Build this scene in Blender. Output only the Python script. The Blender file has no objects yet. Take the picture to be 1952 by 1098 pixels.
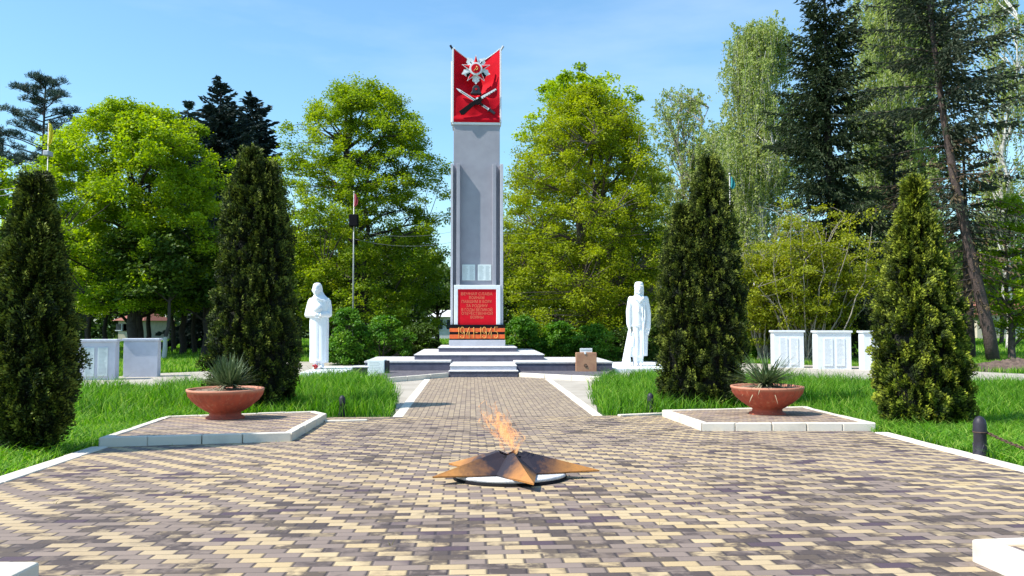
import bpy, bmesh, math, random
import numpy as np
from mathutils import Vector, Matrix
R = math.radians
scene = bpy.context.scene
C = scene.collection

# ------------------------------------------------------------------ camera
CAM_H = 1.66; FPX = 1550.0; YAW = R(2.84); PITCH = R(2.44)
cam_d = bpy.data.cameras.new("camera"); cam = bpy.data.objects.new("camera", cam_d); C.objects.link(cam)
cam.location = (0, 0, CAM_H); cam.rotation_euler = (R(90) + PITCH, 0, -YAW)
cam_d.sensor_width = 36; cam_d.lens = FPX / 1952 * 36; cam_d.clip_start = .05; cam_d.clip_end = 3000
scene.camera = cam
# ------------------------------------------------------------------ light
SUN_EL = R(53); SUN_AZ = R(17)      # from the left, slightly from the camera's side
sd = Vector((-math.cos(SUN_AZ) * math.cos(SUN_EL), -math.sin(SUN_AZ) * math.cos(SUN_EL), math.sin(SUN_EL)))
w = bpy.data.worlds.new("World"); scene.world = w; w.use_nodes = True
nt = w.node_tree; nt.nodes.clear()
sky = nt.nodes.new('ShaderNodeTexSky'); sky.sky_type = 'NISHITA'; sky.sun_disc = False
sky.sun_elevation = SUN_EL; sky.sun_rotation = math.atan2(sd.x, sd.y)
sky.air_density = 1.25; sky.dust_density = .6; sky.ozone_density = 2.2; sky.altitude = 100
bg = nt.nodes.new('ShaderNodeBackground'); bg.inputs[1].default_value = .115
wo = nt.nodes.new('ShaderNodeOutputWorld')
# thin high cloud veil (part of the sky itself)
tc = nt.nodes.new('ShaderNodeTexCoord'); mp = nt.nodes.new('ShaderNodeMapping'); mp.inputs['Scale'].default_value = (1.2, 1.2, 5)
mp.inputs['Rotation'].default_value = (0, R(18), 0)
cn = nt.nodes.new('ShaderNodeTexNoise'); cn.inputs['Scale'].default_value = 2.2; cn.inputs['Detail'].default_value = 7; cn.inputs['Roughness'].default_value = .55
cr = nt.nodes.new('ShaderNodeMapRange'); cr.inputs[1].default_value = .48; cr.inputs[2].default_value = .85; cr.inputs[4].default_value = .22
cm = nt.nodes.new('ShaderNodeMix'); cm.data_type = 'RGBA'; cm.inputs[7].default_value = (7.5, 8.2, 9, 1)
L = nt.links.new
L(tc.outputs['Generated'], mp.inputs[0]); L(mp.outputs[0], cn.inputs[0]); L(cn.outputs[0], cr.inputs[0]); L(cr.outputs[0], cm.inputs[0])
tn = nt.nodes.new('ShaderNodeMix'); tn.data_type = 'RGBA'; tn.blend_type = 'MULTIPLY'; tn.inputs[0].default_value = 1; tn.inputs[7].default_value = (.94, 1.25, 1.36, 1)
L(sky.outputs[0], tn.inputs[6]); L(tn.outputs[2], cm.inputs[6]); L(cm.outputs[2], bg.inputs[0]); L(bg.outputs[0], wo.inputs[0])
sun_d = bpy.data.lights.new("sun", 'SUN'); sun_d.energy = 5.0; sun_d.angle = R(.53); sun_d.color = (1, .955, .88)
sun = bpy.data.objects.new("sun", sun_d); C.objects.link(sun); sun.rotation_euler = sd.to_track_quat('Z', 'Y').to_euler()
sun.location = (-30, -10, 40)
scene.view_settings.view_transform = 'Standard'; scene.view_settings.look = 'None'
scene.view_settings.exposure = .55; scene.view_settings.gamma = 1
scene.render.engine = 'CYCLES'
scene.cycles.max_bounces = 6; scene.cycles.diffuse_bounces = 3; scene.cycles.transparent_max_bounces = 12

# ------------------------------------------------------------------ geometry of the place
SL = .04; YB = 14.5
def g(y): return SL * min(YB, max(0, YB - y)) if y < YB else 0.0
gv = np.vectorize(g)
def ray(x, y):
    a = (x - 976) / FPX; b = (549 - y) / FPX
    F = np.array([math.sin(YAW) * math.cos(PITCH), math.cos(YAW) * math.cos(PITCH), math.sin(PITCH)])
    Rt = np.array([math.cos(YAW), -math.sin(YAW), 0]); U = np.cross(Rt, F)
    return F + a * Rt + b * U
def G(x, y, h=0):                      # ground point seen at a photograph pixel, h above the ground
    d = ray(x, y); o = np.array([0, 0, CAM_H]); P = None
    if d[2] < 0:
        P = o + (h - CAM_H) / d[2] * d
    if P is None or P[1] < YB:
        P = o + (h + SL * YB - CAM_H) / (d[2] + SL * d[1]) * d
    return (float(P[0]), float(P[1]))
def W(x, y, Y):                        # point at depth Y -> (X, Z)
    d = ray(x, y); t = Y / d[1]
    return (float(t * d[0]), float(CAM_H + t * d[2]))

# ------------------------------------------------------------------ helpers
def tag(o, label=None, cat=None, group=None, kind=None):
    if label: o['label'] = label
    if cat: o['category'] = cat
    if group: o['group'] = group
    if kind: o['kind'] = kind
    return o
def empty(name, loc=(0, 0, 0), rz=0, label=None, cat=None, group=None):
    o = bpy.data.objects.new(name, None); C.objects.link(o); o.location = loc; o.rotation_euler = (0, 0, rz); o.empty_display_size = .2
    return tag(o, label, cat, group)
def copy_tree(o, parent=None):
    c = o.copy(); C.objects.link(c); c.parent = parent
    for ch in [x for x in bpy.data.objects if x.parent == o]: copy_tree(ch, c)
    return c
class MB:
    def __init__(s): s.v = []; s.f = []; s.mi = []; s.m = 0; s.sm = []
    def add(s, vs, fs, smooth=False):
        b = len(s.v); s.v += [tuple(map(float, p)) for p in vs]
        for f in fs: s.f.append(tuple(i + b for i in f)); s.mi.append(s.m); s.sm.append(smooth)
    def box(s, x0, x1, y0, y1, z0, z1):
        s.add([(x0, y0, z0), (x1, y0, z0), (x1, y1, z0), (x0, y1, z0), (x0, y0, z1), (x1, y0, z1), (x1, y1, z1), (x0, y1, z1)],
              [(0, 3, 2, 1), (4, 5, 6, 7), (0, 1, 5, 4), (1, 2, 6, 5), (2, 3, 7, 6), (3, 0, 4, 7)])
    def prism(s, pts, z0, z1):         # z0,z1 numbers or functions of (x,y)
        f0 = z0 if callable(z0) else (lambda x, y: z0); f1 = z1 if callable(z1) else (lambda x, y: z1)
        n = len(pts); a = sum(pts[i][0] * pts[(i + 1) % n][1] - pts[(i + 1) % n][0] * pts[i][1] for i in range(n))
        if a < 0: pts = pts[::-1]
        vs = [(x, y, f0(x, y)) for x, y in pts] + [(x, y, f1(x, y)) for x, y in pts]
        s.add(vs, [tuple(range(n))[::-1], tuple(range(n, 2 * n))] + [(i, (i + 1) % n, n + (i + 1) % n, n + i) for i in range(n)])
    def plate(s, pts, y0, y1):         # outline in XZ, thickness along Y (y0 front)
        n = len(pts); a = sum(pts[i][0] * pts[(i + 1) % n][1] - pts[(i + 1) % n][0] * pts[i][1] for i in range(n))
        if a < 0: pts = pts[::-1]
        vs = [(x, y0, z) for x, z in pts] + [(x, y1, z) for x, z in pts]
        s.add(vs, [tuple(range(n)), tuple(range(n, 2 * n))[::-1]] + [(i, n + i, n + (i + 1) % n, (i + 1) % n) for i in range(n)])
    def tube(s, pts, rad, n=6, cap=True, smooth=True):
        P = [Vector(p) for p in pts]
        if not hasattr(rad, '__len__'): rad = [rad] * len(P)
        vs = []; fs = []; prev = None
        for i, p in enumerate(P):
            t = (P[min(i + 1, len(P) - 1)] - P[max(i - 1, 0)]).normalized()
            if prev is None: u = t.orthogonal().normalized()
            else:
                u = prev - t * prev.dot(t); u = u.normalized() if u.length > 1e-6 else t.orthogonal().normalized()
            prev = u; v = t.cross(u)
            for k in range(n):
                a = 2 * math.pi * k / n; vs.append(p + (u * math.cos(a) + v * math.sin(a)) * rad[i])
        for i in range(len(P) - 1):
            for k in range(n): fs.append((i * n + k, i * n + (k + 1) % n, (i + 1) * n + (k + 1) % n, (i + 1) * n + k))
        if cap: fs += [tuple(range(n))[::-1], tuple((len(P) - 1) * n + k for k in range(n))]
        s.add(vs, fs, smooth)
    def loft(s, rings, smooth=True):   # rings: lists of points, same count
        n = len(rings[0]); vs = [p for r in rings for p in r]; fs = []
        for i in range(len(rings) - 1):
            for k in range(n): fs.append((i * n + k, i * n + (k + 1) % n, (i + 1) * n + (k + 1) % n, (i + 1) * n + k))
        fs += [tuple(range(n))[::-1], tuple((len(rings) - 1) * n + k for k in range(n))]
        s.add(vs, fs, smooth)
    def lathe(s, prof, n=32, c=(0, 0), smooth=True):
        s.loft([[(c[0] + r * math.cos(2 * math.pi * k / n), c[1] + r * math.sin(2 * math.pi * k / n), z) for k in range(n)] for r, z in prof], smooth)
    def ball(s, c, r, seg=14, ring=9, rot=None):
        if not hasattr(r, '__len__'): r = (r, r, r)
        rings = []
        for i in range(ring + 1):
            ph = math.pi * (i + .02) / (ring + .04) if i < ring else math.pi * .998
            rings.append([Vector((r[0] * math.sin(ph) * math.cos(2 * math.pi * k / seg), r[1] * math.sin(ph) * math.sin(2 * math.pi * k / seg), -r[2] * math.cos(ph))) for k in range(seg)])
        if rot is not None: rings = [[rot @ p for p in q] for q in rings]
        s.loft([[p + Vector(c) for p in q] for q in rings])
    def build(s, name, mats, parent=None, bevel=0, seg=2):
        me = bpy.data.meshes.new(name); me.from_pydata(s.v, [], s.f)
        for m in (mats if isinstance(mats, (list, tuple)) else [mats]): me.materials.append(m)
        me.polygons.foreach_set('material_index', s.mi); me.polygons.foreach_set('use_smooth', s.sm); me.update()
        o = bpy.data.objects.new(name, me); C.objects.link(o)
        if parent: o.parent = parent
        if bevel:
            b = o.modifiers.new('bevel', 'BEVEL'); b.width = bevel; b.segments = seg; b.limit_method = 'ANGLE'; b.angle_limit = R(40)
        return o
def np_mesh(name, V, F, mat, tint=None, parent=None, smooth=False):
    """V (n,3), F (m,k) numpy; tint (n,) point attribute"""
    me = bpy.data.meshes.new(name); V = np.ascontiguousarray(V, np.float32); F = np.ascontiguousarray(F, np.int32)
    me.vertices.add(len(V)); me.vertices.foreach_set('co', V.ravel())
    k = F.shape[1]; me.loops.add(F.size); me.loops.foreach_set('vertex_index', F.ravel())
    me.polygons.add(len(F)); me.polygons.foreach_set('loop_start', np.arange(0, F.size, k, dtype=np.int32))
    me.polygons.foreach_set('loop_total', np.full(len(F), k, np.int32))
    if tint is not None:
        a = me.attributes.new('tint', 'FLOAT', 'POINT'); a.data.foreach_set('value', np.ascontiguousarray(tint, np.float32))
    me.materials.append(mat); me.update(calc_edges=True)
    o = bpy.data.objects.new(name, me); C.objects.link(o)
    if parent: o.parent = parent
    return o
def inpoly(X, Y, poly):
    r = np.zeros(len(X), bool); n = len(poly)
    for i in range(n):
        x0, y0 = poly[i]; x1, y1 = poly[(i + 1) % n]
        c = ((y0 > Y) != (y1 > Y)); 
        if y1 == y0: continue
        r ^= c & (X < (x1 - x0) * (Y - y0) / (y1 - y0) + x0)
    return r

# ------------------------------------------------------------------ materials
class NT:
    def __init__(s, m): s.t = m.node_tree; s.n = s.t.nodes
    def new(s, t, **k):
        q = s.n.new(t)
        for a, b in k.items(): setattr(q, a, b)
        return q
    def link(s, a, b): s.t.links.new(a, b)
    def math(s, op, a, b=None, c=None):
        q = s.new('ShaderNodeMath', operation=op)
        for i, v in enumerate((a, b, c)):
            if v is None: continue
            if isinstance(v, (int, float)): q.inputs[i].default_value = v
            else: s.link(v, q.inputs[i])
        return q.outputs[0]
    def noise(s, co, scale, detail=4, rough=.55):
        q = s.new('ShaderNodeTexNoise'); q.inputs['Scale'].default_value = scale; q.inputs['Detail'].default_value = detail; q.inputs['Roughness'].default_value = rough
        if co is not None: s.link(co, q.inputs['Vector'])
        return q.outputs[0]
    def rng(s, v, a, b, c=0, d=1):
        q = s.new('ShaderNodeMapRange'); s.link(v, q.inputs[0])
        for i, x in enumerate((a, b, c, d)): q.inputs[i + 1].default_value = x
        return q.outputs[0]
    def mix(s, f, a, b):
        q = s.new('ShaderNodeMix', data_type='RGBA')
        for i, v in ((0, f), (6, a), (7, b)):
            if isinstance(v, (int, float)): q.inputs[i].default_value = v
            elif isinstance(v, tuple): q.inputs[i].default_value = (*v, 1)
            else: s.link(v, q.inputs[i])
        return q.outputs[2]
    def bump(s, h, st, dist=.01):
        q = s.new('ShaderNodeBump'); q.inputs['Strength'].default_value = st; q.inputs['Distance'].default_value = dist; s.link(h, q.inputs['Height'])
        return q.outputs[0]
def newmat(name):
    m = bpy.data.materials.new(name); m.use_nodes = True; t = NT(m); return m, t, m.node_tree.nodes['Principled BSDF']
def surf(name, c, rough=.6, var=.25, scale=6, bump=.3, metal=0, c2=None, spec=.5, bscale=60, bdist=.004, thr=(.42, .62)):
    m, t, p = newmat(name); co = t.new('ShaderNodeTexCoord').outputs['Object']
    n = t.noise(co, scale, 6, .6); n2 = t.noise(co, bscale, 5, .6)
    c2 = c2 or tuple(x * (1 - var) for x in c)
    f = t.math('ADD', t.math('MULTIPLY', t.rng(n, thr[0], thr[1]), .75), t.math('MULTIPLY', n2, .25))
    t.link(t.mix(f, c, c2), p.inputs['Base Color']); p.inputs['Roughness'].default_value = rough; p.inputs['Metallic'].default_value = metal
    p.inputs['Specular IOR Level'].default_value = spec
    t.link(t.bump(n2, bump, bdist), p.inputs['Normal'])
    return m
def leafmat(name, cols, trans=.35, rough=.55, spec=.3):
    m, t, p = newmat(name)
    a = t.new('ShaderNodeAttribute', attribute_name='tint').outputs['Fac']
    r = t.new('ShaderNodeValToRGB'); t.link(a, r.inputs[0]); e = r.color_ramp.elements
    e[0].position = 0; e[0].color = (*cols[0], 1); e[1].position = 1; e[1].color = (*cols[-1], 1)
    for i, c in enumerate(cols[1:-1]): q = e.new((i + 1) / (len(cols) - 1)); q.color = (*c, 1)
    t.link(r.outputs[0], p.inputs['Base Color']); p.inputs['Roughness'].default_value = rough; p.inputs['Specular IOR Level'].default_value = spec
    tr = t.new('ShaderNodeBsdfTranslucent'); hs = t.new('ShaderNodeHueSaturation'); hs.inputs['Value'].default_value = 1.35; hs.inputs['Saturation'].default_value = 1.1
    t.link(r.outputs[0], hs.inputs['Color']); t.link(hs.outputs[0], tr.inputs[0])
    mx = t.new('ShaderNodeMixShader'); mx.inputs[0].default_value = trans
    t.link(p.outputs[0], mx.inputs[1]); t.link(tr.outputs[0], mx.inputs[2]); t.link(mx.outputs[0], t.n['Material Output'].inputs[0])
    return m
def paver_mat(name, ca, cb, alongx=True, mixf=.0, stain=.5, jw=1.0):
    """running-bond concrete block paving, 200 x 100 mm, every course stepped half a block"""
    m, t, p = newmat(name); co = t.new('ShaderNodeTexCoord').outputs['Object']; sp = t.new('ShaderNodeSeparateXYZ')
    # slight waviness of the laid courses
    wv = t.new('ShaderNodeVectorMath', operation='MULTIPLY_ADD'); nz = t.new('ShaderNodeTexNoise'); nz.inputs['Scale'].default_value = .7; nz.inputs['Detail'].default_value = 1
    t.link(co, nz.inputs['Vector']); t.link(nz.outputs['Color'], wv.inputs[0]); wv.inputs[1].default_value = (.035, .035, 0); t.link(co, wv.inputs[2])
    t.link(wv.outputs[0], sp.inputs[0])
    x, y = (sp.outputs[0], sp.outputs[1]) if alongx else (sp.outputs[1], sp.outputs[0])
    v = t.math('DIVIDE', y, .1); row = t.math('FLOOR', v); fv = t.math('SUBTRACT', v, row)
    u = t.math('ADD', t.math('DIVIDE', x, .2), t.math('MULTIPLY', row, .5)); cell = t.math('FLOOR', u); fu = t.math('SUBTRACT', u, cell)
    wn = t.new('ShaderNodeTexWhiteNoise', noise_dimensions='2D'); cb2 = t.new('ShaderNodeCombineXYZ'); t.link(cell, cb2.inputs[0]); t.link(row, cb2.inputs[1]); t.link(cb2.outputs[0], wn.inputs['Vector'])
    rnd = wn.outputs['Value']; rs = t.new('ShaderNodeSeparateColor'); t.link(wn.outputs['Color'], rs.inputs[0])
    par = t.math('MODULO', t.math('ADD', cell, 2000), 2.0); par = t.math('FLOOR', t.math('ADD', par, .01))
    flip = t.math('LESS_THAN', rs.outputs[0], .035 if mixf < .5 else .5)
    par = t.math('ABSOLUTE', t.math('SUBTRACT', par, flip))
    big = t.noise(co, .55, 4, .6); med = t.noise(co, 5, 5, .65); fine = t.noise(co, 90, 4, .6)
    ya = t.mix(t.rng(rs.outputs[1], 0, 1, 0, 1), ca, tuple(c * k for c, k in zip(ca, (.86, .82, .74))))
    gb = t.mix(t.rng(rs.outputs[2], 0, 1, 0, 1), cb, tuple(c * .78 for c in cb))
    col = t.mix(par, ya, gb)
    # worn, brownish zones where the two colours run together (far part of the square)
    wear = t.math('MULTIPLY', t.rng(big, .38, .62), t.rng(sp.outputs[1], 8.0, 11.5, .35, .85))
    if mixf > .5: wear = .45
    col = t.mix(wear, col, (.30, .225, .165) if mixf < .5 else (.38, .29, .20))
    # dark, damp or algae-stained blocks
    st = t.math('MULTIPLY', t.rng(t.math('ADD', t.noise(co, 1.1, 5, .7), t.math('ADD', t.math('MULTIPLY', t.math('SUBTRACT', rnd, .5), .42), t.rng(sp.outputs[1], 4.0, 6.2, .11, 0))), .57, .665), t.rng(med, .36, .5))
    st = t.math('MULTIPLY', st, stain)
    col = t.mix(st, col, (.052, .034, .030))
    dk = t.math('MULTIPLY', t.math('GREATER_THAN', rs.outputs[1], .945), t.math('MULTIPLY', t.rng(big, .42, .5), stain * 1.3))
    col = t.mix(dk, col, (.075, .045, .06))
    st2 = t.math('MULTIPLY', t.rng(t.noise(co, 2.3, 6, .7), .55, .72), .35); col = t.mix(st2, col, (.20, .14, .075))
    col = t.mix(t.rng(fine, .3, .8, 0, .25), col, (.12, .10, .09))
    ju = t.math('MULTIPLY', t.math('MINIMUM', fu, t.math('SUBTRACT', 1.0, fu)), .2); jv = t.math('MULTIPLY', t.math('MINIMUM', fv, t.math('SUBTRACT', 1.0, fv)), .1)
    j = t.math('MULTIPLY', t.math('MINIMUM', t.math('MULTIPLY', ju, .56), t.math('MULTIPLY', jv, 1.7)), 1 / jw)
    jm = t.rng(j, .0028, .0062, 1, 0)
    jm = t.math('MULTIPLY', jm, t.rng(med, .25, .6, .95, .7))
    col = t.mix(jm, col, (.030, .021, .024))
    t.link(col, p.inputs['Base Color']); p.inputs['Roughness'].default_value = .72
    h = t.math('ADD', t.rng(j, .0, .009, 0, 1), t.math('ADD', t.math('MULTIPLY', fine, .15), t.math('MULTIPLY', rnd, .5)))
    t.link(t.bump(h, .7, .005), p.inputs['Normal'])
    return m

M = {}
M['paver'] = paver_mat('block_paving', (.57, .43, .24), (.250, .185, .150), stain=.9)
M['paver_path'] = paver_mat('path_paving', (.44, .345, .235), (.30, .225, .17), alongx=False, mixf=1, stain=.15, jw=1.9)
M['paver_plat'] = paver_mat('platform_paving', (.60, .44, .26), (.30, .22, .21), mixf=.3, stain=.5)
M['kerb'] = surf('white_kerb', (.74, .67, .56), .7, .22, 3, .25, c2=(.50, .44, .35), thr=(.5, .8))
M['conc'] = surf('concrete', (.43, .385, .325), .8, .2, 1.2, .3, c2=(.34, .30, .245))
M['white'] = surf('white_paint', (.74, .76, .78), .6, .1, 4, .2, c2=(.62, .64, .67), thr=(.5, .8))
M['stat'] = surf('statue_paint', (.82, .835, .85), .5, .1, 5, .15, c2=(.74, .755, .775), thr=(.55, .8))
M['grey'] = surf('grey_paint', (.335, .33, .375), .75, .15, 1.6, .35, c2=(.265, .26, .30), thr=(.35, .7))
M['greyl'] = surf('light_grey_paint', (.50, .50, .55), .75, .15, 3, .35)
M['stele'] = surf('stele_shade_paint', (.56, .58, .66), .7, .15, 2.5, .3)  # left stelae: blue-grey puts the shade on their fronts into the paint
M['riser'] = surf('riser_shade_stone', (.115, .112, .155), .85, .3, 5, .8, bscale=35, bdist=.02)  # dark bluish tone paints in the shade on the step fronts
M['gravel'] = surf('dark_gravel', (.14, .125, .135), .95, .5, 9, 1, c2=(.07, .065, .08), bscale=30, bdist=.03)
M['tread'] = surf('white_sett_top', (.60, .59, .59), .8, .3, 9, .6, c2=(.36, .34, .34), bscale=25, bdist=.015, thr=(.5, .72))
M['sett'] = surf('pale_sett', (.56, .55, .53), .8, .3, 8, .6, c2=(.42, .41, .42), bscale=25, bdist=.015, thr=(.45, .7))
M['red'] = surf('red_paint', (.60, .004, .016), .75, .2, 4, .4, spec=.12, bscale=28, bdist=.01)
M['redp'] = surf('red_panel_paint', (.62, .005, .016), .7, .12, 4, .3, spec=.15)
M['black'] = surf('black_paint', (.007, .006, .008), .7, .3, 6, .3, spec=.12)
M['orange'] = surf('orange_paint', (.80, .13, .02), .65, .2, 8, .3)
M['gold'] = surf('gold_letter', (.78, .42, .10), .5, .2, 9, .2)
M['letter'] = surf('faded_letter', (.74, .20, .10), .6, .2, 9, .2)
M['plaque'] = surf('white_marble_plaque', (.66, .74, .74), .35, .15, 3, .1)
M['etch'] = surf('engraving', (.40, .45, .47), .6, .2, 9, .1)
M['dark'] = surf('dark_iron', (.032, .028, .040), .5, .35, 12, .35, spec=.35)
M['chain'] = surf('rusty_chain', (.13, .075, .05), .7, .4, 30, .4, metal=.3)
M['soil'] = surf('dry_soil', (.34, .24, .17), .95, .4, 14, .9, bscale=40, bdist=.03)
M['dirt'] = surf('dug_earth', (.16, .11, .085), .95, .5, 4, 1, c2=(.07, .05, .04), bscale=12, bdist=.06)
M['box'] = surf('brown_painted_metal', (.46, .25, .14), .6, .25, 3.5, .2, c2=(.36, .17, .10))
M['bark'] = surf('bark', (.13, .10, .08), .9, .4, 9, .9, bscale=22, bdist=.03)
M['barkd'] = surf('dark_bark', (.055, .042, .036), .9, .4, 9, .9, bscale=22, bdist=.03)
M['barkp'] = surf('pinkish_bark', (.105, .072, .062), .9, .4, 7, 1, bscale=18, bdist=.04)
M['barkl'] = surf('limed_bark', (.62, .60, .55), .9, .3, 9, .9, bscale=22, bdist=.03)
def limed():
    m, t, p = newmat('limed_trunk'); co = t.new('ShaderNodeTexCoord').outputs['Object']; sp = t.new('ShaderNodeSeparateXYZ'); t.link(co, sp.inputs[0]); n = t.noise(co, 9, 5)
    t.link(t.mix(t.rng(t.math('ADD', sp.outputs[2], t.math('MULTIPLY', n, .2)), 1.08, 1.14), (.55, .53, .49), (.055, .042, .036)), p.inputs['Base Color']); p.inputs['Roughness'].default_value = .9; t.link(t.bump(n, .8, .03), p.inputs['Normal']); return m
M['barkl'] = limed()
M['birch'] = surf('birch_bark', (.62, .60, .55), .8, .6, 7, .4, c2=(.12, .11, .10), thr=(.5, .62))
M['twig'] = surf('grey_twig', (.36, .31, .25), .9, .3, 9, .3)
M['roof'] = surf('red_roof', (.34, .12, .08), .8, .3, 5, .4)
M['wall'] = surf('cream_wall', (.62, .55, .42), .85, .2, 2, .3)
M['wallw'] = surf('pale_wall', (.62, .63, .64), .85, .2, 2, .3)
M['glass'] = surf('window_glass', (.04, .05, .07), .15, .2, 2, .02)
M['pole'] = surf('galvanised_pole', (.42, .43, .42), .5, .3, 5, .1, metal=.4)
M['flower'] = surf('red_petals', (.55, .03, .04), .6, .4, 40, .2)
M['wire'] = surf('cable', (.16, .17, .18), .6, .2, 5, .05)

def terracotta():
    m, t, p = newmat('terracotta'); co = t.new('ShaderNodeTexCoord').outputs['Object']
    n = t.noise(co, 3, 6, .65); n2 = t.noise(co, 14, 5, .6); n3 = t.noise(co, 70, 3)
    c = t.mix(t.rng(n, .35, .65), (.47, .090, .040), (.37, .062, .032)); c = t.mix(t.rng(n2, .58, .70, 0, .6), c, (.52, .27, .15))
    mp = t.new('ShaderNodeMapping'); mp.inputs['Scale'].default_value = (9, 9, 1.2); t.link(co, mp.inputs[0]); n4 = t.noise(mp.outputs[0], 1.4, 5, .6)
    c = t.mix(t.rng(n4, .52, .68, 0, .65), c, (.24, .06, .035)); c = t.mix(t.rng(n4, .30, .40, .5, 0), c, (.60, .22, .12))
    sp = t.new('ShaderNodeSeparateXYZ'); t.link(co, sp.inputs[0])
    c = t.mix(t.rng(sp.outputs[2], .40, .455, 0, .55), c, (.58, .32, .20))
    c = t.mix(t.rng(n2, .30, .38, .6, 0), c, (.24, .07, .04))
    t.link(c, p.inputs['Base Color']); p.inputs['Roughness'].default_value = .72; t.link(t.bump(n3, .4, .006), p.inputs['Normal']); return m
M['terra'] = terracotta()
def star_mat():
    m, t, p = newmat('sooty_bronze'); co = t.new('ShaderNodeTexCoord').outputs['Object']
    sp = t.new('ShaderNodeVectorMath', operation='LENGTH'); t.link(co, sp.inputs[0])
    n = t.noise(co, 7, 6, .65); n2 = t.noise(co, 45, 5, .7)
    r = t.math('ADD', sp.outputs['Value'], t.math('MULTIPLY', t.math('SUBTRACT', n, .5), .45))
    base = t.mix(t.rng(n, .35, .7), (.50, .22, .052), (.36, .15, .042)); base = t.mix(t.rng(n2, .5, .75, 0, .5), base, (.20, .09, .04))
    c = t.mix(t.rng(r, .32, .56, 1, 0), base, (.022, .017, .026))
    t.link(c, p.inputs['Base Color']); p.inputs['Metallic'].default_value = .25; p.inputs['Roughness'].default_value = .55
    t.link(t.bump(n2, .3, .003), p.inputs['Normal']); return m
M['star'] = star_mat()
def flame_mat():
    m, t, p = newmat('flame'); co = t.new('ShaderNodeTexCoord').outputs['Object']
    mp = t.new('ShaderNodeMapping'); mp.inputs['Scale'].default_value = (16, 16, 7); t.link(co, mp.inputs[0])
    n = t.noise(mp.outputs[0], 1.6, 5, .6); em = t.new('ShaderNodeEmission'); em.inputs[1].default_value = .95
    t.link(t.mix(t.rng(n, .45, .62), (1, .34, .12), (1, .60, .28)), em.inputs[0])
    tr = t.new('ShaderNodeBsdfTransparent'); mx = t.new('ShaderNodeMixShader'); t.link(t.rng(n, .46, .60, .03, .5), mx.inputs[0])
    t.link(tr.outputs[0], mx.inputs[1]); t.link(em.outputs[0], mx.inputs[2]); t.link(mx.outputs[0], t.n['Material Output'].inputs[0]); return m
M['flame'] = flame_mat()
def ground_mat():
    m, t, p = newmat('grassy_soil'); co = t.new('ShaderNodeTexCoord').outputs['Object']
    n = t.noise(co, .4, 6, .65); n2 = t.noise(co, 6, 6, .7)
    c = t.mix(t.rng(n2, .35, .65), (.035, .075, .012), (.075, .14, .022)); c = t.mix(t.rng(n, .5, .7, 0, .6), c, (.10, .085, .05))
    t.link(c, p.inputs['Base Color']); p.inputs['Roughness'].default_value = .95; t.link(t.bump(n2, 1, .08), p.inputs['Normal']); return m
M['ground'] = ground_mat()
M['grass'] = leafmat('tall_grass', [(.030, .10, .008), (.085, .24, .012), (.18, .39, .025), (.42, .55, .10)], .45)
M['dryweed'] = leafmat('dry_weed', [(.10, .10, .03), (.16, .14, .04), (.24, .20, .07), (.34, .29, .13)], .2)
M['maple'] = leafmat('maple_leaf', [(.12, .20, .010), (.22, .33, .016), (.34, .45, .024), (.46, .55, .045)], .46)
M['maple2'] = leafmat('linden_leaf', [(.09, .155, .010), (.17, .26, .016), (.28, .37, .024), (.40, .47, .04)], .45)
M['olive'] = leafmat('young_olive_leaf', [(.13, .18, .010), (.22, .28, .014), (.32, .38, .020), (.43, .47, .035)], .45)
M['bush'] = leafmat('bush_leaf', [(.04, .12, .012), (.07, .19, .018), (.12, .26, .024), (.18, .31, .03)], .35)
M['yellow'] = leafmat('yellow_green_leaf', [(.15, .19, .012), (.23, .27, .015), (.31, .34, .02), (.38, .40, .035)], .4)
M['birchl'] = leafmat('birch_leaf', [(.17, .235, .05), (.26, .33, .085), (.35, .41, .11), (.44, .48, .17)], .42)
M['woods'] = leafmat('shade_leaf', [(.035, .07, .01), (.055, .10, .014), (.08, .14, .02), (.12, .18, .025)], .3)  # darker greens, the grove's shade put into the leaf colour
M['spruce'] = leafmat('blue_spruce_needle', [(.018, .035, .035), (.030, .052, .050), (.045, .070, .062), (.06, .085, .07)], .06, .6, .25)
M['spruced'] = leafmat('dark_spruce_needle', [(.020, .034, .014), (.034, .055, .022), (.055, .082, .030), (.085, .11, .042)], .08, .6, .25)
M['spruceg'] = leafmat('grey_spruce_needle', [(.035, .050, .028), (.055, .075, .042), (.080, .10, .058), (.11, .13, .08)], .10, .6, .25)
M['needleb'] = leafmat('brown_needle', [(.07, .045, .025), (.11, .075, .04), (.15, .11, .06), (.13, .13, .06)], .1, .7, .2)
M['pine'] = leafmat('pine_needle', [(.028, .055, .045), (.045, .08, .062), (.065, .105, .080), (.09, .13, .09)], .08, .6, .3)
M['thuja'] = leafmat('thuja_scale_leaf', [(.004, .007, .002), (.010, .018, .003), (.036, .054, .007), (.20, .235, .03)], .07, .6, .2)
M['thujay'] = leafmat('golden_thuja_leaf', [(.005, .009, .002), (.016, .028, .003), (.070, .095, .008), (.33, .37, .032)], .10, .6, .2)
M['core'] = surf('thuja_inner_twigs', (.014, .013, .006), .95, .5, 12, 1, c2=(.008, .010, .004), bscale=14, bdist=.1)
M['yucca'] = leafmat('yucca_leaf', [(.045, .08, .028), (.085, .135, .05), (.15, .20, .09), (.36, .31, .20)], .12, .5, .4)

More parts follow.
